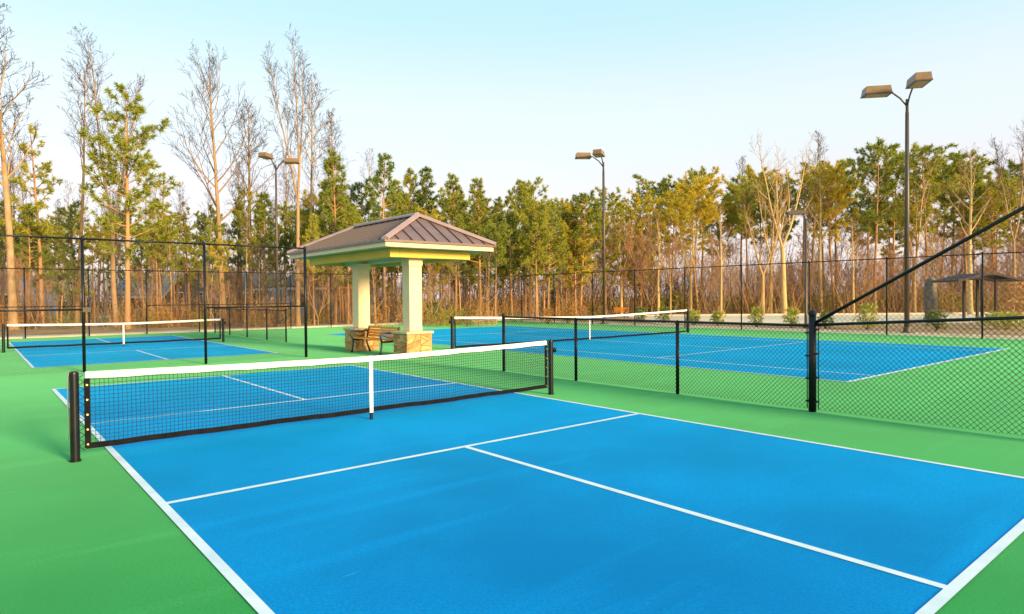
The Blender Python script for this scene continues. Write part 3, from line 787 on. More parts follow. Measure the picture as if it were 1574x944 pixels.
# ------------------------------------------------------------------ houses beyond the wood
def house(px, depth, w, d, hw, hr, yaw_off, wall, roofm, label, gable=False):
    c = P(px, depth); yaw = math.atan2(_r.y, _r.x) + yaw_off
    t = tag(empty('house', c, yaw), label, 'house', 'houses beyond the wood')
    MB().box((-w/2,-d/2,0), (w/2,d/2,hw)).build('wall', wall, t)
    if gable:       # ridge runs away from the viewer, the gable faces the court
        MB().add([(-w/2,-d/2,hw),(w/2,-d/2,hw),(0,-d/2,hw+hr),(-w/2,d/2,hw),(w/2,d/2,hw),(0,d/2,hw+hr)], [(0,1,2),(5,4,3),(0,2,5,3),(2,1,4,5)]).build('gable', wall, t)
        for sx in (-1, 1):
            e = .35
            a = Vector((sx*(w/2+e), -d/2-e, hw-e*hr/(w/2))); b = Vector((0,-d/2-e,hw+hr))
            rr = MB().prism([a+Vector((0,0,.04)), b+Vector((0,0,.04)), b+Vector((0,0,.22)), a+Vector((0,0,.22))], (0,d+2*e,0)).build('roof', roofm, t)
            MB().prism([a+Vector((0,-.03,-.12)), b+Vector((0,-.03,-.12)), b+Vector((0,-.03,.2)), a+Vector((0,-.03,.2))], (0,.028,0)).build('rake_board', 'white_trim', rr)
    else:
        e = .5
        for sy in (-1, 1):
            a0_ = Vector((-w/2-e, sy*(d/2+e), hw-.25)); b0_ = Vector((-w/2-e, 0, hw+hr))
            rr = MB().prism([a0_, b0_, b0_+Vector((0,0,.2)), a0_+Vector((0,0,.2))], (w+2*e,0,0)).build('roof', roofm, t)
        MB().add([(-w/2+.01,-d/2,hw),(-w/2+.01,d/2,hw),(-w/2+.01,0,hw+hr-.1),(w/2-.01,-d/2,hw),(w/2-.01,d/2,hw),(w/2-.01,0,hw+hr-.1)], [(0,2,1),(3,4,5),(0,3,5,2),(1,2,5,4)]).build('gable', wall, t)
        MB().box((-w/2-e, -d/2-e-.05, hw-.42), (w/2+e, -d/2-e+.0, hw-.2)).build('fascia', 'white_trim', t)
    def win(x, z, ww, wh):
        wo = MB()
        yf = -d/2
        for (x0,z0,x1,z1) in ((x-ww/2-.1,z-.1,x+ww/2+.1,z),(x-ww/2-.1,z+wh,x+ww/2+.1,z+wh+.12),(x-ww/2-.1,z,x-ww/2,z+wh),(x+ww/2,z,x+ww/2+.1,z+wh),(x-.03,z,x+.03,z+wh)):
            wo.box((x0,yf-.07,z0),(x1,yf-.004,z1))
        wf = wo.build('window', 'white_trim', t)
        MB().box((x-ww/2,yf-.03,z),(x+ww/2,yf-.006,z+wh)).build('pane', 'glass_dark', wf)
    n = max(2, int(w/3.0))
    for i in range(n):
        win(-w/2 + w*(i+.5)/n, .9, 1.1, 1.4)
        if hw > 4.6: win(-w/2 + w*(i+.5)/n, 3.6, 1.0, 1.3)
    dr = MB().box((-.5,-d/2-.06,0),(.5,-d/2-.005,2.1)).build('door', 'siding_dark', t)
    return t
HOUSES = [(225, 300), (300, 350), (352, 425), (465, 560), (-40, 60)]
house(262, 66, 7.5, 6, 2.3, 1.7, .15, 'siding_cream', 'shingle_blue', 'low cream house with a blue grey roof behind the far pickleball net')
house(322, 62, 5.0, 6, 1.9, 2.5, -.1, 'siding_dark', 'shingle_dark', 'dark gabled house behind the tall fence post near the pole', True)
house(388, 70, 6.0, 6, 3.0, 1.3, .05, 'siding_blue', 'shingle_dark', 'blue grey house behind the light pole at the wood edge')
house(512, 66, 7.0, 6, 3.0, 1.3, -.05, 'siding_blue', 'shingle_dark', 'blue grey house seen between trunks beside the gazebo')
house(12, 66, 6.0, 6, 2.7, 1.4, .1, 'siding_blue', 'shingle_blue', 'pale blue house behind the trunks at the edge of the wood')
def clear_of_houses(px, dp):
    return dp if dp < 56 or not any(a < px < b for a, b in HOUSES) else 40 + (dp-56)*.9

# ------------------------------------------------------------------ trees: templates at real size, copied with shared meshes
class TB:
    """collects tapered three- to eight-sided limbs as triangles"""
    def __init__(s): s.V = []; s.T = []; s.mi = []
    def limb(s, pts, rad, n, mi=0):
        o = len(s.V); k = len(pts)
        ref = None
        for i in range(k):
            t = pts[min(i+1, k-1)] - pts[max(i-1, 0)]
            t = t.normalized() if t.length > 1e-9 else Vector((0,0,1))
            if ref is None: ref = t.orthogonal().normalized()
            ref = ref - t*ref.dot(t)
            ref = ref.normalized() if ref.length > 1e-6 else t.orthogonal().normalized()
            b = t.cross(ref)
            for j in range(n):
                a = 6.2832*j/n
                q = pts[i] + (ref*math.cos(a) + b*math.sin(a))*rad[i]
                s.V.append((q.x, q.y, q.z))
        for i in range(k-1):
            for j in range(n):
                a, b_, c, d = o+i*n+j, o+i*n+(j+1) % n, o+(i+1)*n+(j+1) % n, o+(i+1)*n+j
                s.T.append((a, b_, c)); s.T.append((a, c, d)); s.mi.append(mi); s.mi.append(mi)
    def tri(s, a, b, c, mi=0):
        o = len(s.V); s.V += [tuple(a), tuple(b), tuple(c)]; s.T.append((o, o+1, o+2)); s.mi.append(mi)
    def mesh(s, name, mats, smooth=False):
        return np_mesh(name, s.V, s.T, mats, s.mi, smooth)

def rvec(rg, s=1.0): return Vector((rg.gauss(0, s), rg.gauss(0, s), rg.gauss(0, s)))
def path(rg, p, d, L, k, wob, lift):
    pts = [p.copy()]; d = d.normalized()
    for i in range(k):
        d = (d + rvec(rg, wob) + Vector((0, 0, lift))).normalized()
        p = p + d*(L/k); pts.append(p.copy())
    return pts, d
def around(rg, d, ang, az):
    o = d.orthogonal().normalized(); b = d.cross(o)
    return (d*math.cos(ang) + (o*math.cos(az) + b*math.sin(az))*math.sin(ang)).normalized()

def bare_template(seed, H=20.0, clear=.45, leaders=1, fan=.45, r0=.21, n1=18, L1=.22, lift=.10, fork=.5, fine=1.0, crown_w=1.0):
    rg = random.Random(seed)
    tr, cr = TB(), TB()
    def twigs(pts, r, L, lev):
        """side shoots along a limb"""
        k = len(pts)-1
        n = {2: 7, 3: 5, 4: 4}[lev]
        n = max(2, int(n*fine*.86*rg.uniform(.8, 1.25)))
        for i in range(n):
            f_ = .25 + .75*(i+rg.random())/n
            q = f_*k; a = min(int(q), k-1); p = pts[a].lerp(pts[a+1], q-a)
            d = (pts[a+1]-pts[a]).normalized()
            l = L*rg.uniform(.35, .62)*(1.15-.55*f_)
            dd = around(rg, d, rg.uniform(.45, .95), rg.uniform(0, 6.28))
            m = {2: 4, 3: 3, 4: 2}[lev]
            ps, _ = path(rg, p, dd, l, m, .10, lift*.8)
            rr = max(.010, r*rg.uniform(.38, .55)*(1-.35*f_))
            cr.limb(ps, [rr*(1-.75*j/m)+.002 for j in range(m+1)], 3)
            if lev < 4: twigs(ps, rr, l, lev+1)
    def limbs(pts, rad, f0, n, L):
        k = len(pts)-1
        az = rg.uniform(0, 6.28)
        for i in range(n):
            f_ = f0 + (1-f0)*(i+rg.random()*.8)/n
            q = f_*k; a = min(int(q), k-1); p = pts[a].lerp(pts[a+1], q-a)
            d = (pts[a+1]-pts[a]).normalized()
            az += 2.4+rg.uniform(-.5, .5)
            g = (f_-f0)/(1-f0)
            l = L*(1.1-.75*g)*rg.uniform(.7, 1.25)*crown_w
            dd = around(rg, d, fan*rg.uniform(.8, 1.4)*(1.2-.5*g), az)
            r = max(.02, rad[a]*rg.uniform(.35, .55))
            ps, _ = path(rg, p, dd, l, 6, .07, lift)
            tr.limb(ps, [r*(1-.85*j/6)+.004 for j in range(7)], 5)
            twigs(ps, r, l, 2)
    base = Vector((0, 0, -.15))
    if leaders == 1:
        pts, _ = path(rg, base, Vector((rg.gauss(0,.02), rg.gauss(0,.02), 1)), H, 16, .013, .05)
        rad = [r0*(1.25 if j == 0 else 1)*(1-.93*(j/16)**.9)+.012 for j in range(17)]
        tr.limb(pts, rad, 9)
        limbs(pts, rad, clear, n1, H*L1); twigs(pts[12:], rad[12], H*.2, 2)
    else:
        hf = H*fork
        pts, d = path(rg, base, Vector((rg.gauss(0,.03), rg.gauss(0,.03), 1)), hf, 8, .012, .04)
        rad = [r0*(1.25 if j == 0 else 1)*(1-.35*j/8) for j in range(9)]
        tr.limb(pts, rad, 9)
        az = rg.uniform(0, 6.28)
        for i in range(leaders):
            az += 6.28/leaders + rg.uniform(-.4, .4)
            dd = around(rg, d, fan*rg.uniform(.6, 1.15), az)
            l = (H-hf)*rg.uniform(.85, 1.08)
            ps, _ = path(rg, pts[-1]-d*.05, dd, l, 10, .05, .09)
            rr = rad[-1]*(.78 if leaders < 3 else .66)*rg.uniform(.85, 1.1)
            rd = [rr*(1-.92*(j/10)**.9)+.010 for j in range(11)]
            tr.limb(ps, rd, 7)
            limbs(ps, rd, .12, max(5, int(n1/leaders)), l*.42); twigs(ps[6:], rd[6], l*.4, 2)
    return tr, cr

def tuft(tb, rg, p, d, size, nb, mi=0):
    """a brush of long needles round a shoot tip"""
    d = d.normalized()
    for i in range(nb):
        n = around(rg, d, rg.uniform(.1, 1.75), rg.uniform(0, 6.28))
        l = size*rg.uniform(.65, 1.1)
        s = n.cross(rvec(rg)).normalized()*(size*.085*rg.uniform(.7, 1.3))
        b = p + d*(size*rg.uniform(-.35, .25))
        tb.tri(b-s, b+s, b+n*l+Vector((0,0,-.06*size)), mi)

def pine_template(seed, H=17.0, crown=.45, spread=2.6, shape='cone', dens=1.0, r0=.17, size=.34, nb=20, whorl=.55, droop=0.0):
    rg = random.Random(seed)
    tr, cr, nd = TB(), TB(), TB()
    pts, _ = path(rg, Vector((0,0,-.15)), Vector((rg.gauss(0,.015), rg.gauss(0,.015), 1)), H, 14, .016, .05)
    rad = [r0*(1.2 if j == 0 else 1)*(1-.9*(j/14)**1.1)+.012 for j in range(15)]
    tr.limb(pts, rad, 9)
    def at(z):
        q = max(0, min(13.999, z/H*14)); a = int(q); return pts[a].lerp(pts[a+1], q-a), rad[a]
    # dead stubs below the crown
    for i in range(10):
        z = H*rg.uniform(crown*.45, crown)
        p, r = at(z); dd = Vector((math.cos(i*2.4), math.sin(i*2.4), rg.uniform(-.1, .35)))
        ps, _ = path(rg, p, dd, rg.uniform(.4, 1.4), 3, .1, .0)
        cr.limb(ps, [.022, .016, .01, .004], 3)
    z = H*crown; az = rg.uniform(0, 6.28)
    while z < H*.995:
        g = (z/H-crown)/(1-crown)
        if shape == 'cone': prof = (1-g)**.75*.95+.10
        elif shape == 'round': prof = (max(0, 1-((g-.5)/.58)**2))**.55*.95+.08
        else: prof = (.35+1.0*g)*(1-g**4)+.12          # flat topped
        for b in range(rg.choice((2, 3, 3, 4)) if shape != 'sparse' else 2):
            if rg.random() > dens: continue
            az += 2.4+rg.uniform(-.6, .6)
            L = spread*prof*rg.uniform(.6, 1.2)
            p, r = at(z+rg.uniform(-.2, .2))
            up = .15 + .55*g - droop + rg.uniform(-.15, .2)
            dd = Vector((math.cos(az), math.sin(az), up))
            k = 5
            ps, dl = path(rg, p, dd, L, k, .10, .06)
            rr = min(r*.5, .012+.018*L)
            cr.limb(ps, [rr*(1-.85*j/k)+.004 for j in range(k+1)], 4)
            ns = max(2, int(L*3.4))
            for s_ in range(ns):
                f_ = .28+.72*(s_+rg.random())/ns
                q = f_*k; a = min(int(q), k-1); pp = ps[a].lerp(ps[a+1], q-a)
                d2 = around(rg, (ps[a+1]-ps[a]).normalized(), rg.uniform(.4, 1.0), rg.uniform(0, 6.28)) + Vector((0,0,.25))
                l2 = rg.uniform(.25, .75)*(.4+.6*prof)
                qs, de = path(rg, pp, d2, l2, 2, .12, .12)
                cr.limb(qs, [.009, .007, .004], 3)
                tuft(nd, rg, qs[-1], de, size*rg.uniform(.8, 1.25), nb)
                if l2 > .45: tuft(nd, rg, qs[1]+rvec(rg, .05), de, size*rg.uniform(.7, 1.0), nb//2)
            tuft(nd, rg, ps[-1], dl, size*1.1, nb)
        z += whorl*rg.uniform(.6, 1.3)*(1-.35*g)
    tuft(nd, rg, pts[-1], Vector((0,0,1)), size*1.2, nb+8)
    return tr, cr, nd

TPL = {}
def add_bare(key, bark='bark_bare', twig='twig', **kw):
    tr, cr = bare_template(**kw)
    TPL[key] = ('bare', float(np.percentile([v[2] for v in cr.V], 99.3)), tr.mesh('trunk_'+key, bark, True), cr.mesh('crown_'+key, twig))
def add_pine(key, needles='needles', **kw):
    tr, cr, nd = pine_template(**kw)
    H = max(v[2] for v in nd.V); o = len(nd.V)
    nd.V += cr.V; nd.T += [(a+o, b+o, c+o) for a, b, c in cr.T]; nd.mi += [1]*len(cr.T)      # the crown carries its own branches
    TPL[key] = ('pine', H, tr.mesh('trunk_'+key, 'bark_pine', True), nd.mesh('crown_'+key, [needles, 'bark_pine']))
add_bare('poplar_a', seed=3, clear=.42, n1=24, fan=.55, L1=.20, r0=.22)
add_bare('poplar_b', seed=14, clear=.50, n1=22, fan=.5, L1=.19, r0=.20)
add_bare('poplar_c', seed=25, clear=.58, n1=16, fan=.6, L1=.15, r0=.15, fine=.9)
add_bare('fan_a', seed=36, clear=.40, n1=20, fan=.62, L1=.30, lift=.13, r0=.26)
add_bare('twin_a', seed=47, leaders=2, fork=.42, fan=.28, n1=26, r0=.22)
add_bare('twin_b', seed=58, leaders=3, fork=.48, fan=.30, n1=26, r0=.22)
add_bare('gold_a', 'bark_gold', 'twig_gold', seed=69, leaders=2, fork=.34, fan=.42, n1=20, r0=.36, fine=.8)
add_bare('gold_b', 'bark_gold', 'twig_gold', seed=71, leaders=3, fork=.40, fan=.55, n1=22, r0=.38, fine=.8)
add_bare('gold_c', 'bark_gold', 'twig_gold', seed=83, clear=.45, n1=16, fan=.75, L1=.22, r0=.30, fine=.8)
add_bare('small_a', 'bark_bare', 'twig_red', seed=94, H=8.0, leaders=4, fork=.12, fan=.5, n1=26, r0=.08, fine=1.15)
add_bare('small_b', 'bark_bare', 'twig_red', seed=105, H=8.0, leaders=5, fork=.08, fan=.6, n1=30, r0=.07, fine=1.15)
add_bare('small_c', 'bark_bare', 'twig', seed=116, H=8.0, clear=.2, n1=20, fan=.8, L1=.30, r0=.07)
add_pine('pine_open', seed=5, crown=.34, spread=2.9, shape='round', dens=.62, whorl=.62, nb=30, size=.42)
add_pine('pine_sparse', seed=16, crown=.40, spread=2.6, shape='cone', dens=.5, whorl=.6, nb=28, size=.40)
add_pine('pine_open_b', seed=106, crown=.42, spread=3.1, shape='flat', dens=.55, whorl=.62, nb=30, size=.42)
add_pine('pine_cone_c', seed=117, crown=.36, spread=2.5, shape='round', dens=.62, whorl=.55, nb=28, size=.38)
add_pine('pine_tall', 'needles_gold', seed=128, crown=.66, spread=3.4, shape='flat', dens=.75, whorl=.5, nb=30, size=.42)
add_pine('pine_cone', seed=27, crown=.32, spread=2.9, shape='cone', dens=.75, whorl=.52, nb=28, size=.40)
add_pine('pine_cone_b', seed=38, crown=.42, spread=2.7, shape='cone', dens=.72, whorl=.52, nb=28, size=.40)
add_pine('pine_round', 'needles_gold', seed=49, crown=.52, spread=3.6, shape='round', dens=.8, whorl=.52, nb=30, size=.44)
add_pine('pine_round_b', seed=50, crown=.50, spread=3.8, shape='flat', dens=.7, whorl=.52, nb=30, size=.44)
add_pine('pine_gold', 'needles_gold', seed=61, crown=.26, spread=3.6, shape='round', dens=.75, whorl=.52, nb=30, size=.44)
add_pine('pine_top', 'needles', seed=72, crown=.60, spread=3.2, shape='round', dens=.8, whorl=.52, nb=30, size=.44)

def tree(key, px, depth, ytop, label, group, wide=1.0, rot=None, lean=0.0, name=None):
    kind, H0, *meshes = TPL[key]
    h = HGT(px, ytop, depth)
    s = h/H0
    nm = name or ('pine_tree' if kind == 'pine' else 'bare_tree')
    t = empty(nm, P(px, depth), rot if rot is not None else random.uniform(0, 6.28))
    sw = s*wide
    t.scale = (sw, sw, s)
    if lean: t.rotation_euler = (0, lean, t.rotation_euler.z)
    tag(t, label, 'tree', group)
    link('trunk', meshes[0], t)
    link('crown', meshes[1], t)
    return t
GB, GP, GR, GG = 'bare trees in the wood behind the back fence', 'pines in the wood behind the back fence', 'pines beyond the parking lot', 'pale bare trees beyond the parking lot'
PROMINENT = [
 # key, px, depth, ytop, wide, label, group
 ('poplar_a', 20, 38, 0, 1.15, 'tallest bare tree, standing at the very edge of the wood', GB),
 ('pine_sparse', 64, 42, 188, 1.05, 'thin sparse pine beside the tallest bare tree', GP),
 ('poplar_c', 118, 44, 88, 1.1, 'slim bare tree above the open panel of the tall near fence', GB),
 ('twin_a', 178, 42, 58, .95, 'bare tree with twin leaders rising behind the big open pine', GB),
 ('pine_open', 196, 38, 128, 1.15, 'large open crowned pine, the highest pine in the wood', GP),
 ('pine_sparse', 246, 45, 262, 1.1, 'ragged pine just beyond the large open crowned pine', GP),
 ('fan_a', 344, 44, 68, .88, 'big bare tree with a broad fan of limbs near the light pole', GB),
 ('poplar_b', 386, 48, 160, 1.2, 'lower bare tree between the fan shaped tree and the light pole', GB),
 ('twin_b', 458, 41, 62, .8, 'tall bare tree with clustered leaders just behind the light pole', GB),
 ('poplar_c', 474, 45, 120, 1.1, 'narrow bare tree crowding the tall clustered one by the light pole', GB),
 ('poplar_b', 506, 52, 170, 1.0, 'bare tree rising over the pine beside the gazebo roof', GB),
 ('pine_cone', 515, 43, 228, 1.0, 'leafy pine standing just before the gazebo roof begins', GP),
 ('poplar_c', 560, 66, 228, .9, 'faint distant bare tree above the low end of the gazebo roof', GB),
 ('pine_cone_b', 592, 46, 234, 1.05, 'pointed pine above the ridge of the gazebo roof', GP),
 ('pine_cone', 628, 50, 256, .95, 'first of the close packed pines over the peak of the gazebo', GP),
 ('pine_cone_b', 662, 50, 254, 1.0, 'second of the close packed pines over the peak of the gazebo', GP),
 ('pine_cone', 700, 48, 264, 1.0, 'third of the close packed pines, above the gazebo hip', GP),
 ('pine_cone_b', 738, 47, 270, 1.05, 'last of the close packed pines, above the gazebo eave', GP),
 ('pine_open', 826, 46, 270, .95, 'open crowned pine standing clear between gazebo and middle light pole', GP),
 ('pine_cone', 784, 52, 290, .9, 'narrow pine in the dip between the packed pines and the clear one', GP),
 ('pine_gold', 885, 54, 300, 1.1, 'golden green pine just before the middle light pole', GR),
 ('pine_gold', 930, 58, 284, 1.05, 'golden green pine directly behind the middle light pole', GR),
 ('pine_gold', 985, 60, 290, 1.05, 'golden green pine just past the middle light pole', GR),
 ('pine_round', 1030, 60, 292, 1.0, 'round topped pine above the end post of the tennis net', GR),
 ('pine_round', 1072, 62, 270, 1.1, 'dark round topped pine, highest between the tennis net and the lone pale trunk', GR),
 ('pine_top', 1150, 64, 264, 1.0, 'round topped pine between the pale trunks', GR),
 ('poplar_b', 1138, 72, 240, .9, 'faint grey bare tree rising over the round topped pines', GG),
 ('gold_c', 1108, 52, 308, .85, 'lone straight pale trunk beside the forked ones', GG),
 ('gold_a', 1172, 54, 290, 1.0, 'pale tree forking low into two long limbs', GG),
 ('gold_b', 1206, 55, 208, .95, 'largest pale tree with a wide fork behind the short lamp post', GG),
 ('poplar_a', 1245, 66, 204, .9, 'grey bare tree topping the large pale fork', GG),
 ('gold_c', 1262, 60, 262, 1.1, 'pale tree just past the short lamp post', GG),
 ('pine_round', 1282, 62, 240, .9, 'tall thin pine between the short lamp post and the tall light pole', GR),
 ('pine_round_b', 1345, 58, 213, .95, 'high flat topped pine before the tall light pole', GR),
 ('pine_top', 1372, 64, 228, .9, 'pine almost touching the tall light pole', GR),
 ('pine_round_b', 1424, 60, 216, .95, 'high flat topped pine just past the tall light pole', GR),
 ('gold_c', 1492, 52, 222, 1.0, 'pale straight tree behind the timber shelter', GG),
 ('pine_round_b', 1484, 64, 226, 1.0, 'spreading pine behind the timber shelter', GR),
 ('twin_a', 1556, 50, 176, .95, 'bare brown tree above the end of the sloping rail', GG),
 ('gold_a', 1012, 57, 318, 1.0, 'pale forked tree above the end of the tennis net', GG),
 ('gold_b', 1062, 58, 325, .9, 'pale branching tree under the dark round topped pine', GG),
 ('gold_b', 1184, 60, 262, .85, 'pale many branched tree between the low fork and the largest pale tree', GG),
 ('gold_c', 1312, 56, 330, 1.0, 'pale thin tree above the largest yellow green shrub', GG),
 ('gold_a', 1405, 60, 250, .9, 'pale forked tree half hidden behind the tall light pole', GG),
 ('gold_b', 955, 58, 330, .9, 'pale branching tree behind the far wooden bench', GG),
 ('pine_round', 1532, 62, 270, 1.0, 'sparse pine between the shelter and the bare brown tree', GR),
]
for i, (k, px, dp, yt, wd, lb, gr) in enumerate(PROMINENT):
    tree(k, px, dp, yt, lb, gr, wd, rot=(i*2.399) % 6.283)
# the wood behind them: alike fillers share a label only within one landmark's stretch
MARKS = [(60, 'behind the post of the far pickleball net'), (150, 'behind the open panel of the tall near fence'), (225, 'around the large open crowned pine'),
         (300, 'over the low cream house'), (370, 'around the big fan shaped bare tree'), (435, 'behind the light pole at the wood edge'),
         (500, 'around the tall clustered bare tree'), (560, 'behind the low end of the gazebo'), (615, 'between the gazebo columns'), (680, 'behind the dark green shrub by the gazebo'),
         (760, 'behind the near post of the tennis net'), (810, 'between the gazebo eave and the clear standing pine'), (870, 'around the clear standing open pine'),
         (915, 'just before the middle light pole'), (965, 'behind the far wooden bench'), (1040, 'above the end of the tennis net'), (1095, 'under the dark round topped pine'),
         (1140, 'around the lone straight pale trunk'), (1195, 'around the low forking pale tree'), (1255, 'behind the short lamp post'), (1330, 'above the largest yellow green shrub'),
         (1395, 'just before the tall light pole'), (1450, 'behind the rough grey column'), (1520, 'behind the timber shelter'), (9999, 'past the timber shelter')]
def filler(key, px, dp, yt, what, wide):
    where = next(w for lim, w in MARKS if px < lim)
    dp = clear_of_houses(px, dp)
    t = tree(key, px, dp, yt, what + ' ' + where, what + 's ' + where, wide, rg.uniform(0, 6.28))
    FILL.setdefault(what + ' ' + where, []).append((yt, t))
FILL = {}
ORD = ['highest', 'second highest', 'third highest', 'fourth highest', 'fifth highest', 'sixth highest', 'seventh highest', 'eighth highest', 'ninth highest', 'tenth highest']
rg = random.Random(21)
for i in range(66):
    px = -40 + 900*(i+rg.random())/66
    dp = rg.uniform(44, 72)
    yt = rg.uniform(225, 390) if px < 560 else rg.uniform(320, 400)
    filler(rg.choice(('poplar_c', 'poplar_c', 'poplar_b', 'twin_a')), px, dp, yt, 'slender bare tree', rg.uniform(.75, 1.0))
for i in range(26):
    px = -30 + 500*(i+rg.random())/26
    filler(rg.choice(('pine_sparse', 'pine_cone_b', 'pine_cone_c', 'pine_open', 'pine_open_b')), px, rg.uniform(42, 66), rg.uniform(280, 400), 'young pine', rg.uniform(.85, 1.15))
for i in range(40):
    px = 465 + 430*(i+rg.random())/40
    filler(rg.choice(('pine_cone', 'pine_cone_b', 'pine_gold', 'pine_cone_c', 'pine_open_b')), px, rg.uniform(44, 66), rg.uniform(272, 360), 'young pine', rg.uniform(.85, 1.15))
for i in range(38):
    px = -20 + 900*(i+rg.random())/38
    filler(rg.choice(('pine_top', 'pine_tall', 'pine_cone_b')), px, rg.uniform(40, 62), rg.uniform(300, 370), 'straight high crowned pine', rg.uniform(.7, .95))
for i in range(30):
    px = 870 + 760*(i+rg.random())/30
    if px < 1000: yt, k = rg.uniform(295, 345), rg.choice(('pine_gold', 'pine_round'))
    else: yt, k = rg.uniform(240, 320), rg.choice(('pine_round', 'pine_top', 'pine_round_b', 'pine_tall'))
    filler(k, px, rg.uniform(62, 82), yt, 'far row pine', rg.uniform(.85, 1.1))
for i in range(34):
    px = 860 + 780*(i+rg.random())/34
    filler(rg.choice(('small_a', 'small_b', 'small_a', 'gold_c')), px, rg.uniform(56, 70), rg.uniform(318, 405), 'small reddish bare tree', rg.uniform(.9, 1.2))
for i in range(24):
    px = -30 + 900*(i+rg.random())/24
    filler(rg.choice(('small_a', 'small_c', 'small_b')), px, rg.uniform(38, 60), rg.uniform(370, 425), 'small understorey tree', rg.uniform(.8, 1.1))

for lab, lst in FILL.items():
    if len(lst) > 1:
        for k, (_, t) in enumerate(sorted(lst, key=lambda q: q[0])):
            t['label'] = ORD[min(k, 9)] + ' ' + lab
# ------------------------------------------------------------------ undergrowth, one mass of twigs and leaves
def clump(seed, h, n, spread, leafy, leafmi, twmi):
    g = np.random.default_rng(seed); V, T, MI = [], [], []
    def seg(a, b, ra, rb, mi):
        t = b-a; t = t/np.linalg.norm(t); r_ = np.array((0,0,1.)) if abs(t[2]) < .8 else np.array((1.,0,0))
        u = np.cross(t, r_); u /= np.linalg.norm(u); w = np.cross(t, u); o = len(V)
        for q, rr in ((a, ra), (b, rb)):
            for k in range(3): V.append(q + rr*(u*math.cos(2.0944*k)+w*math.sin(2.0944*k)))
        for k in range(3):
            k2 = (k+1) % 3; T.append((o+k, o+k2, o+3+k2)); T.append((o+k, o+3+k2, o+3+k)); MI.extend((mi, mi))
    def leaf(p, s, mi):
        a, b, c = g.normal(0, s, 3), g.normal(0, s, 3), g.normal(0, s, 3); o = len(V)
        V.extend((p+a, p+b, p+c)); T.append((o, o+1, o+2)); MI.append(mi)
    for i in range(n):
        b = np.array((g.normal(0, spread*.5), g.normal(0, spread*.5), 0.)); d = np.array((g.normal(0, .32), g.normal(0, .32), 1.)); L = h*g.uniform(.45, 1.0)
        p = b; r = .012*h/3+.006
        for j in range(4):
            d2 = d + g.normal(0, .16, 3); q = p + d2/np.linalg.norm(d2)*L/4
            seg(p, q, r, r*.75, twmi); r *= .75
            for m in range(3):
                e = p+(q-p)*g.random(); d3 = d2*.6+g.normal(0, .55, 3); tip = e + d3*L*.13
                seg(e, tip, r*.6, .003, twmi)
                for _ in range(int(leafy)): leaf(tip + g.normal(0, .10, 3), .055, leafmi)
                if g.random() < leafy % 1: leaf(tip + g.normal(0, .10, 3), .055, leafmi)
            p = q
    return np.array(V), np.array(T), np.array(MI)
CL = [clump(1, 3.2, 12, 1.6, .4, 3, 0), clump(2, 2.4, 14, 1.5, 2.5, 3, 0), clump(3, 4.0, 11, 1.8, .2, 3, 1), clump(4, 1.6, 14, 1.4, 3.2, 4, 0),
      clump(5, 3.4, 12, 1.6, .1, 3, 2), clump(6, 2.2, 12, 1.5, 3.5, 4, 2), clump(7, 5.5, 10, 2.0, .3, 3, 2)]
def scatter(name, spots, mats, label):
    VV, TT, MM, o = [], [], [], 0
    for (k, q, sc, a) in spots:
        V, T, mi = CL[k]; c, s_ = math.cos(a), math.sin(a)
        W_ = np.empty_like(V); W_[:,0] = (V[:,0]*c - V[:,1]*s_)*sc + q.x; W_[:,1] = (V[:,0]*s_ + V[:,1]*c)*sc + q.y; W_[:,2] = V[:,2]*sc - .03
        VV.append(W_); TT.append(T+o); MM.append(mi); o += len(V)
    ob = link(name, np_mesh(name, np.concatenate(VV), np.concatenate(TT), mats, np.concatenate(MM)))
    tag(ob, label, 'undergrowth', None, 'stuff')
    return ob
rg = random.Random(33)
sp = []
for i in range(170):
    px = rg.uniform(-60, 900); dp = rg.uniform(37.5, 62) if px < 760 else rg.uniform(42, 66)
    dp = clear_of_houses(px, dp)
    sp.append((rg.choice((0, 0, 1, 1, 2, 3, 4, 5)), P(px, dp), rg.uniform(.5, .9), rg.uniform(0, 6.28)))
for i in range(140):
    px = rg.uniform(840, 1680); dp = rg.uniform(56.5, 72)
    sp.append((rg.choice((0, 2, 2, 4, 4, 2, 5, 3)), P(px, dp), rg.uniform(.9, 1.5), rg.uniform(0, 6.28)))
MS = ['brush_tan', 'brush_red', 'brush_dark', 'leaf_orange', 'leaf_green']
scatter('undergrowth', sp, MS, 'tangle of brown twigs and orange leaves under the trees')
sp = []
for i in range(420):
    px = rg.uniform(-120, 1720); dp = rg.uniform(75, 100) if px < 860 else rg.uniform(70, 105)
    sp.append((rg.choice((4, 6, 6, 4, 6)), P(px, dp), rg.uniform(1.1, 1.9), rg.uniform(0, 6.28)))
o = scatter('far_wood', sp, MS, 'distant brown thicket closing the view behind all the trees')
o['category'] = 'thicket'

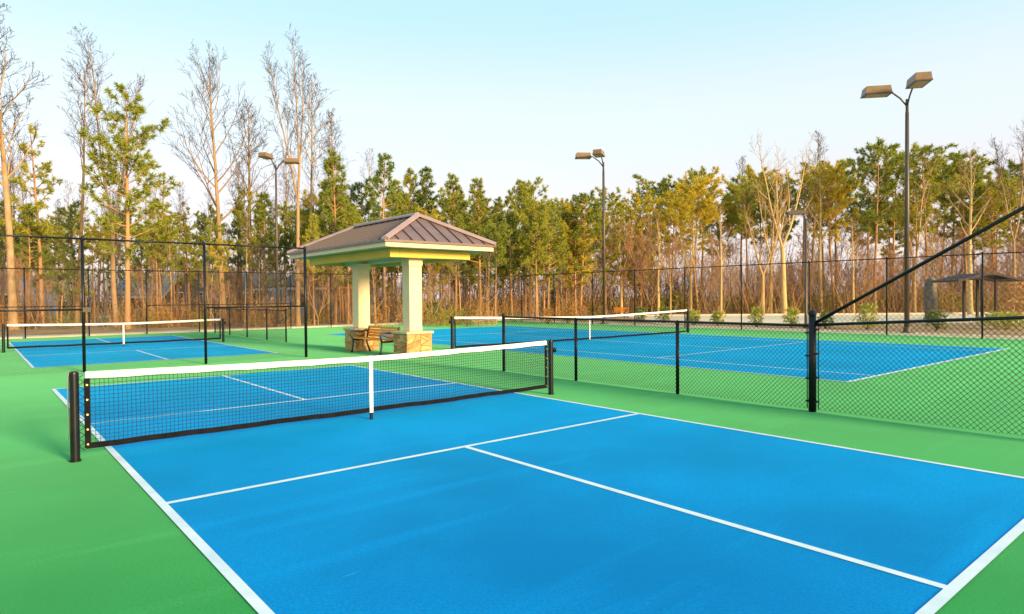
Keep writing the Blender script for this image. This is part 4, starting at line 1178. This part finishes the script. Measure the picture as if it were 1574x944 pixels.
# ------------------------------------------------------------------ planted shrubs
def shrub(px, depth, h, w, label, leafm, dense=260, leaf=.05, group='young shrubs along the tennis court fence'):
    g = random.Random(int(px*7+depth)); c = P(px, depth)
    t = tag(empty('shrub', c), label, 'shrub', group)
    st, lf = TB(), TB()
    for i in range(9):
        d = Vector((g.gauss(0,.35), g.gauss(0,.35), 1)); ps, _ = path(g, Vector((g.gauss(0,.04), g.gauss(0,.04), -.03)), d, h*g.uniform(.6, .95), 4, .12, .05)
        st.limb(ps, [.012,.010,.008,.005,.003], 4)
    for i in range(dense):
        a = g.uniform(0, 6.28); z = g.random()**.8; rr = w/2*math.sqrt(g.random())*(1-.55*abs(z-.45))*(1+.25*math.sin(a*3+z*5))
        p = Vector((rr*math.cos(a), rr*math.sin(a), .08+z*h*.92))
        d = (rvec(g)+Vector((0,0,.5))).normalized(); s = d.cross(rvec(g)).normalized()*leaf*.45
        lf.tri(p-s, p+s, p+d*leaf*1.9)
    link('stem', st.mesh('stem', 'brush_dark'), t); link('foliage', lf.mesh('foliage', leafm), t)
shrub(665, 42, HGT(665, 465, 42), 1.5, 'round dark green shrub beside the gazebo column', 'leaf_dark', 900, .09, 'shrubs behind the back fence')
SH = [(985, 42, .95, .9, 'leafy shrub under the end of the tennis net near the far bench', 'leaf_dark'),
      (1020, 40, .95, .9, 'leafy shrub just before the tennis net end post', 'leaf_dark'),
      (1066, 37, .8, .8, 'small yellow green shrub just past the tennis net end post', 'leaf_fresh'),
      (1104, 36, .75, .8, 'sparse low shrub below the lone straight pale trunk', 'leaf_fresh'),
      (1163, 34, 1.0, .75, 'upright yellow green shrub between low fence posts', 'leaf_fresh'),
      (1217, 33, 1.0, .8, 'yellow green shrub beside the thick low fence post', 'leaf_fresh'),
      (1270, 32, .75, .8, 'low shrub where the sloping rail begins', 'leaf_dark'),
      (1333, 31, 1.25, 1.0, 'largest yellow green shrub under the sloping rail', 'leaf_fresh'),
      (1440, 29.5, .85, .9, 'dark leafy shrub in front of the rough grey column', 'leaf_dark'),
      (1548, 30, .75, 2.2, 'wide low green shrub past the timber shelter', 'leaf_fresh')]
for px, dp, h, w, lb, m in SH: shrub(px, dp, h, w, lb, m, 700 if w > 2 else 330, .085)
for px, dp, lb in ((842, 40, 'first small orange leaved shrub behind the tennis net'), (872, 40.5, 'second small orange leaved shrub behind the tennis net')):
    shrub(px, dp, .95, .9, lb, 'leaf_orange', 240, .08, 'orange shrubs behind the tennis net')
shrub(1566, 40, 2.6, 2.3, 'tall brown leafless bush at the end of the low rail', 'brush_tan', 1300, .10, 'shrubs beyond the fence')
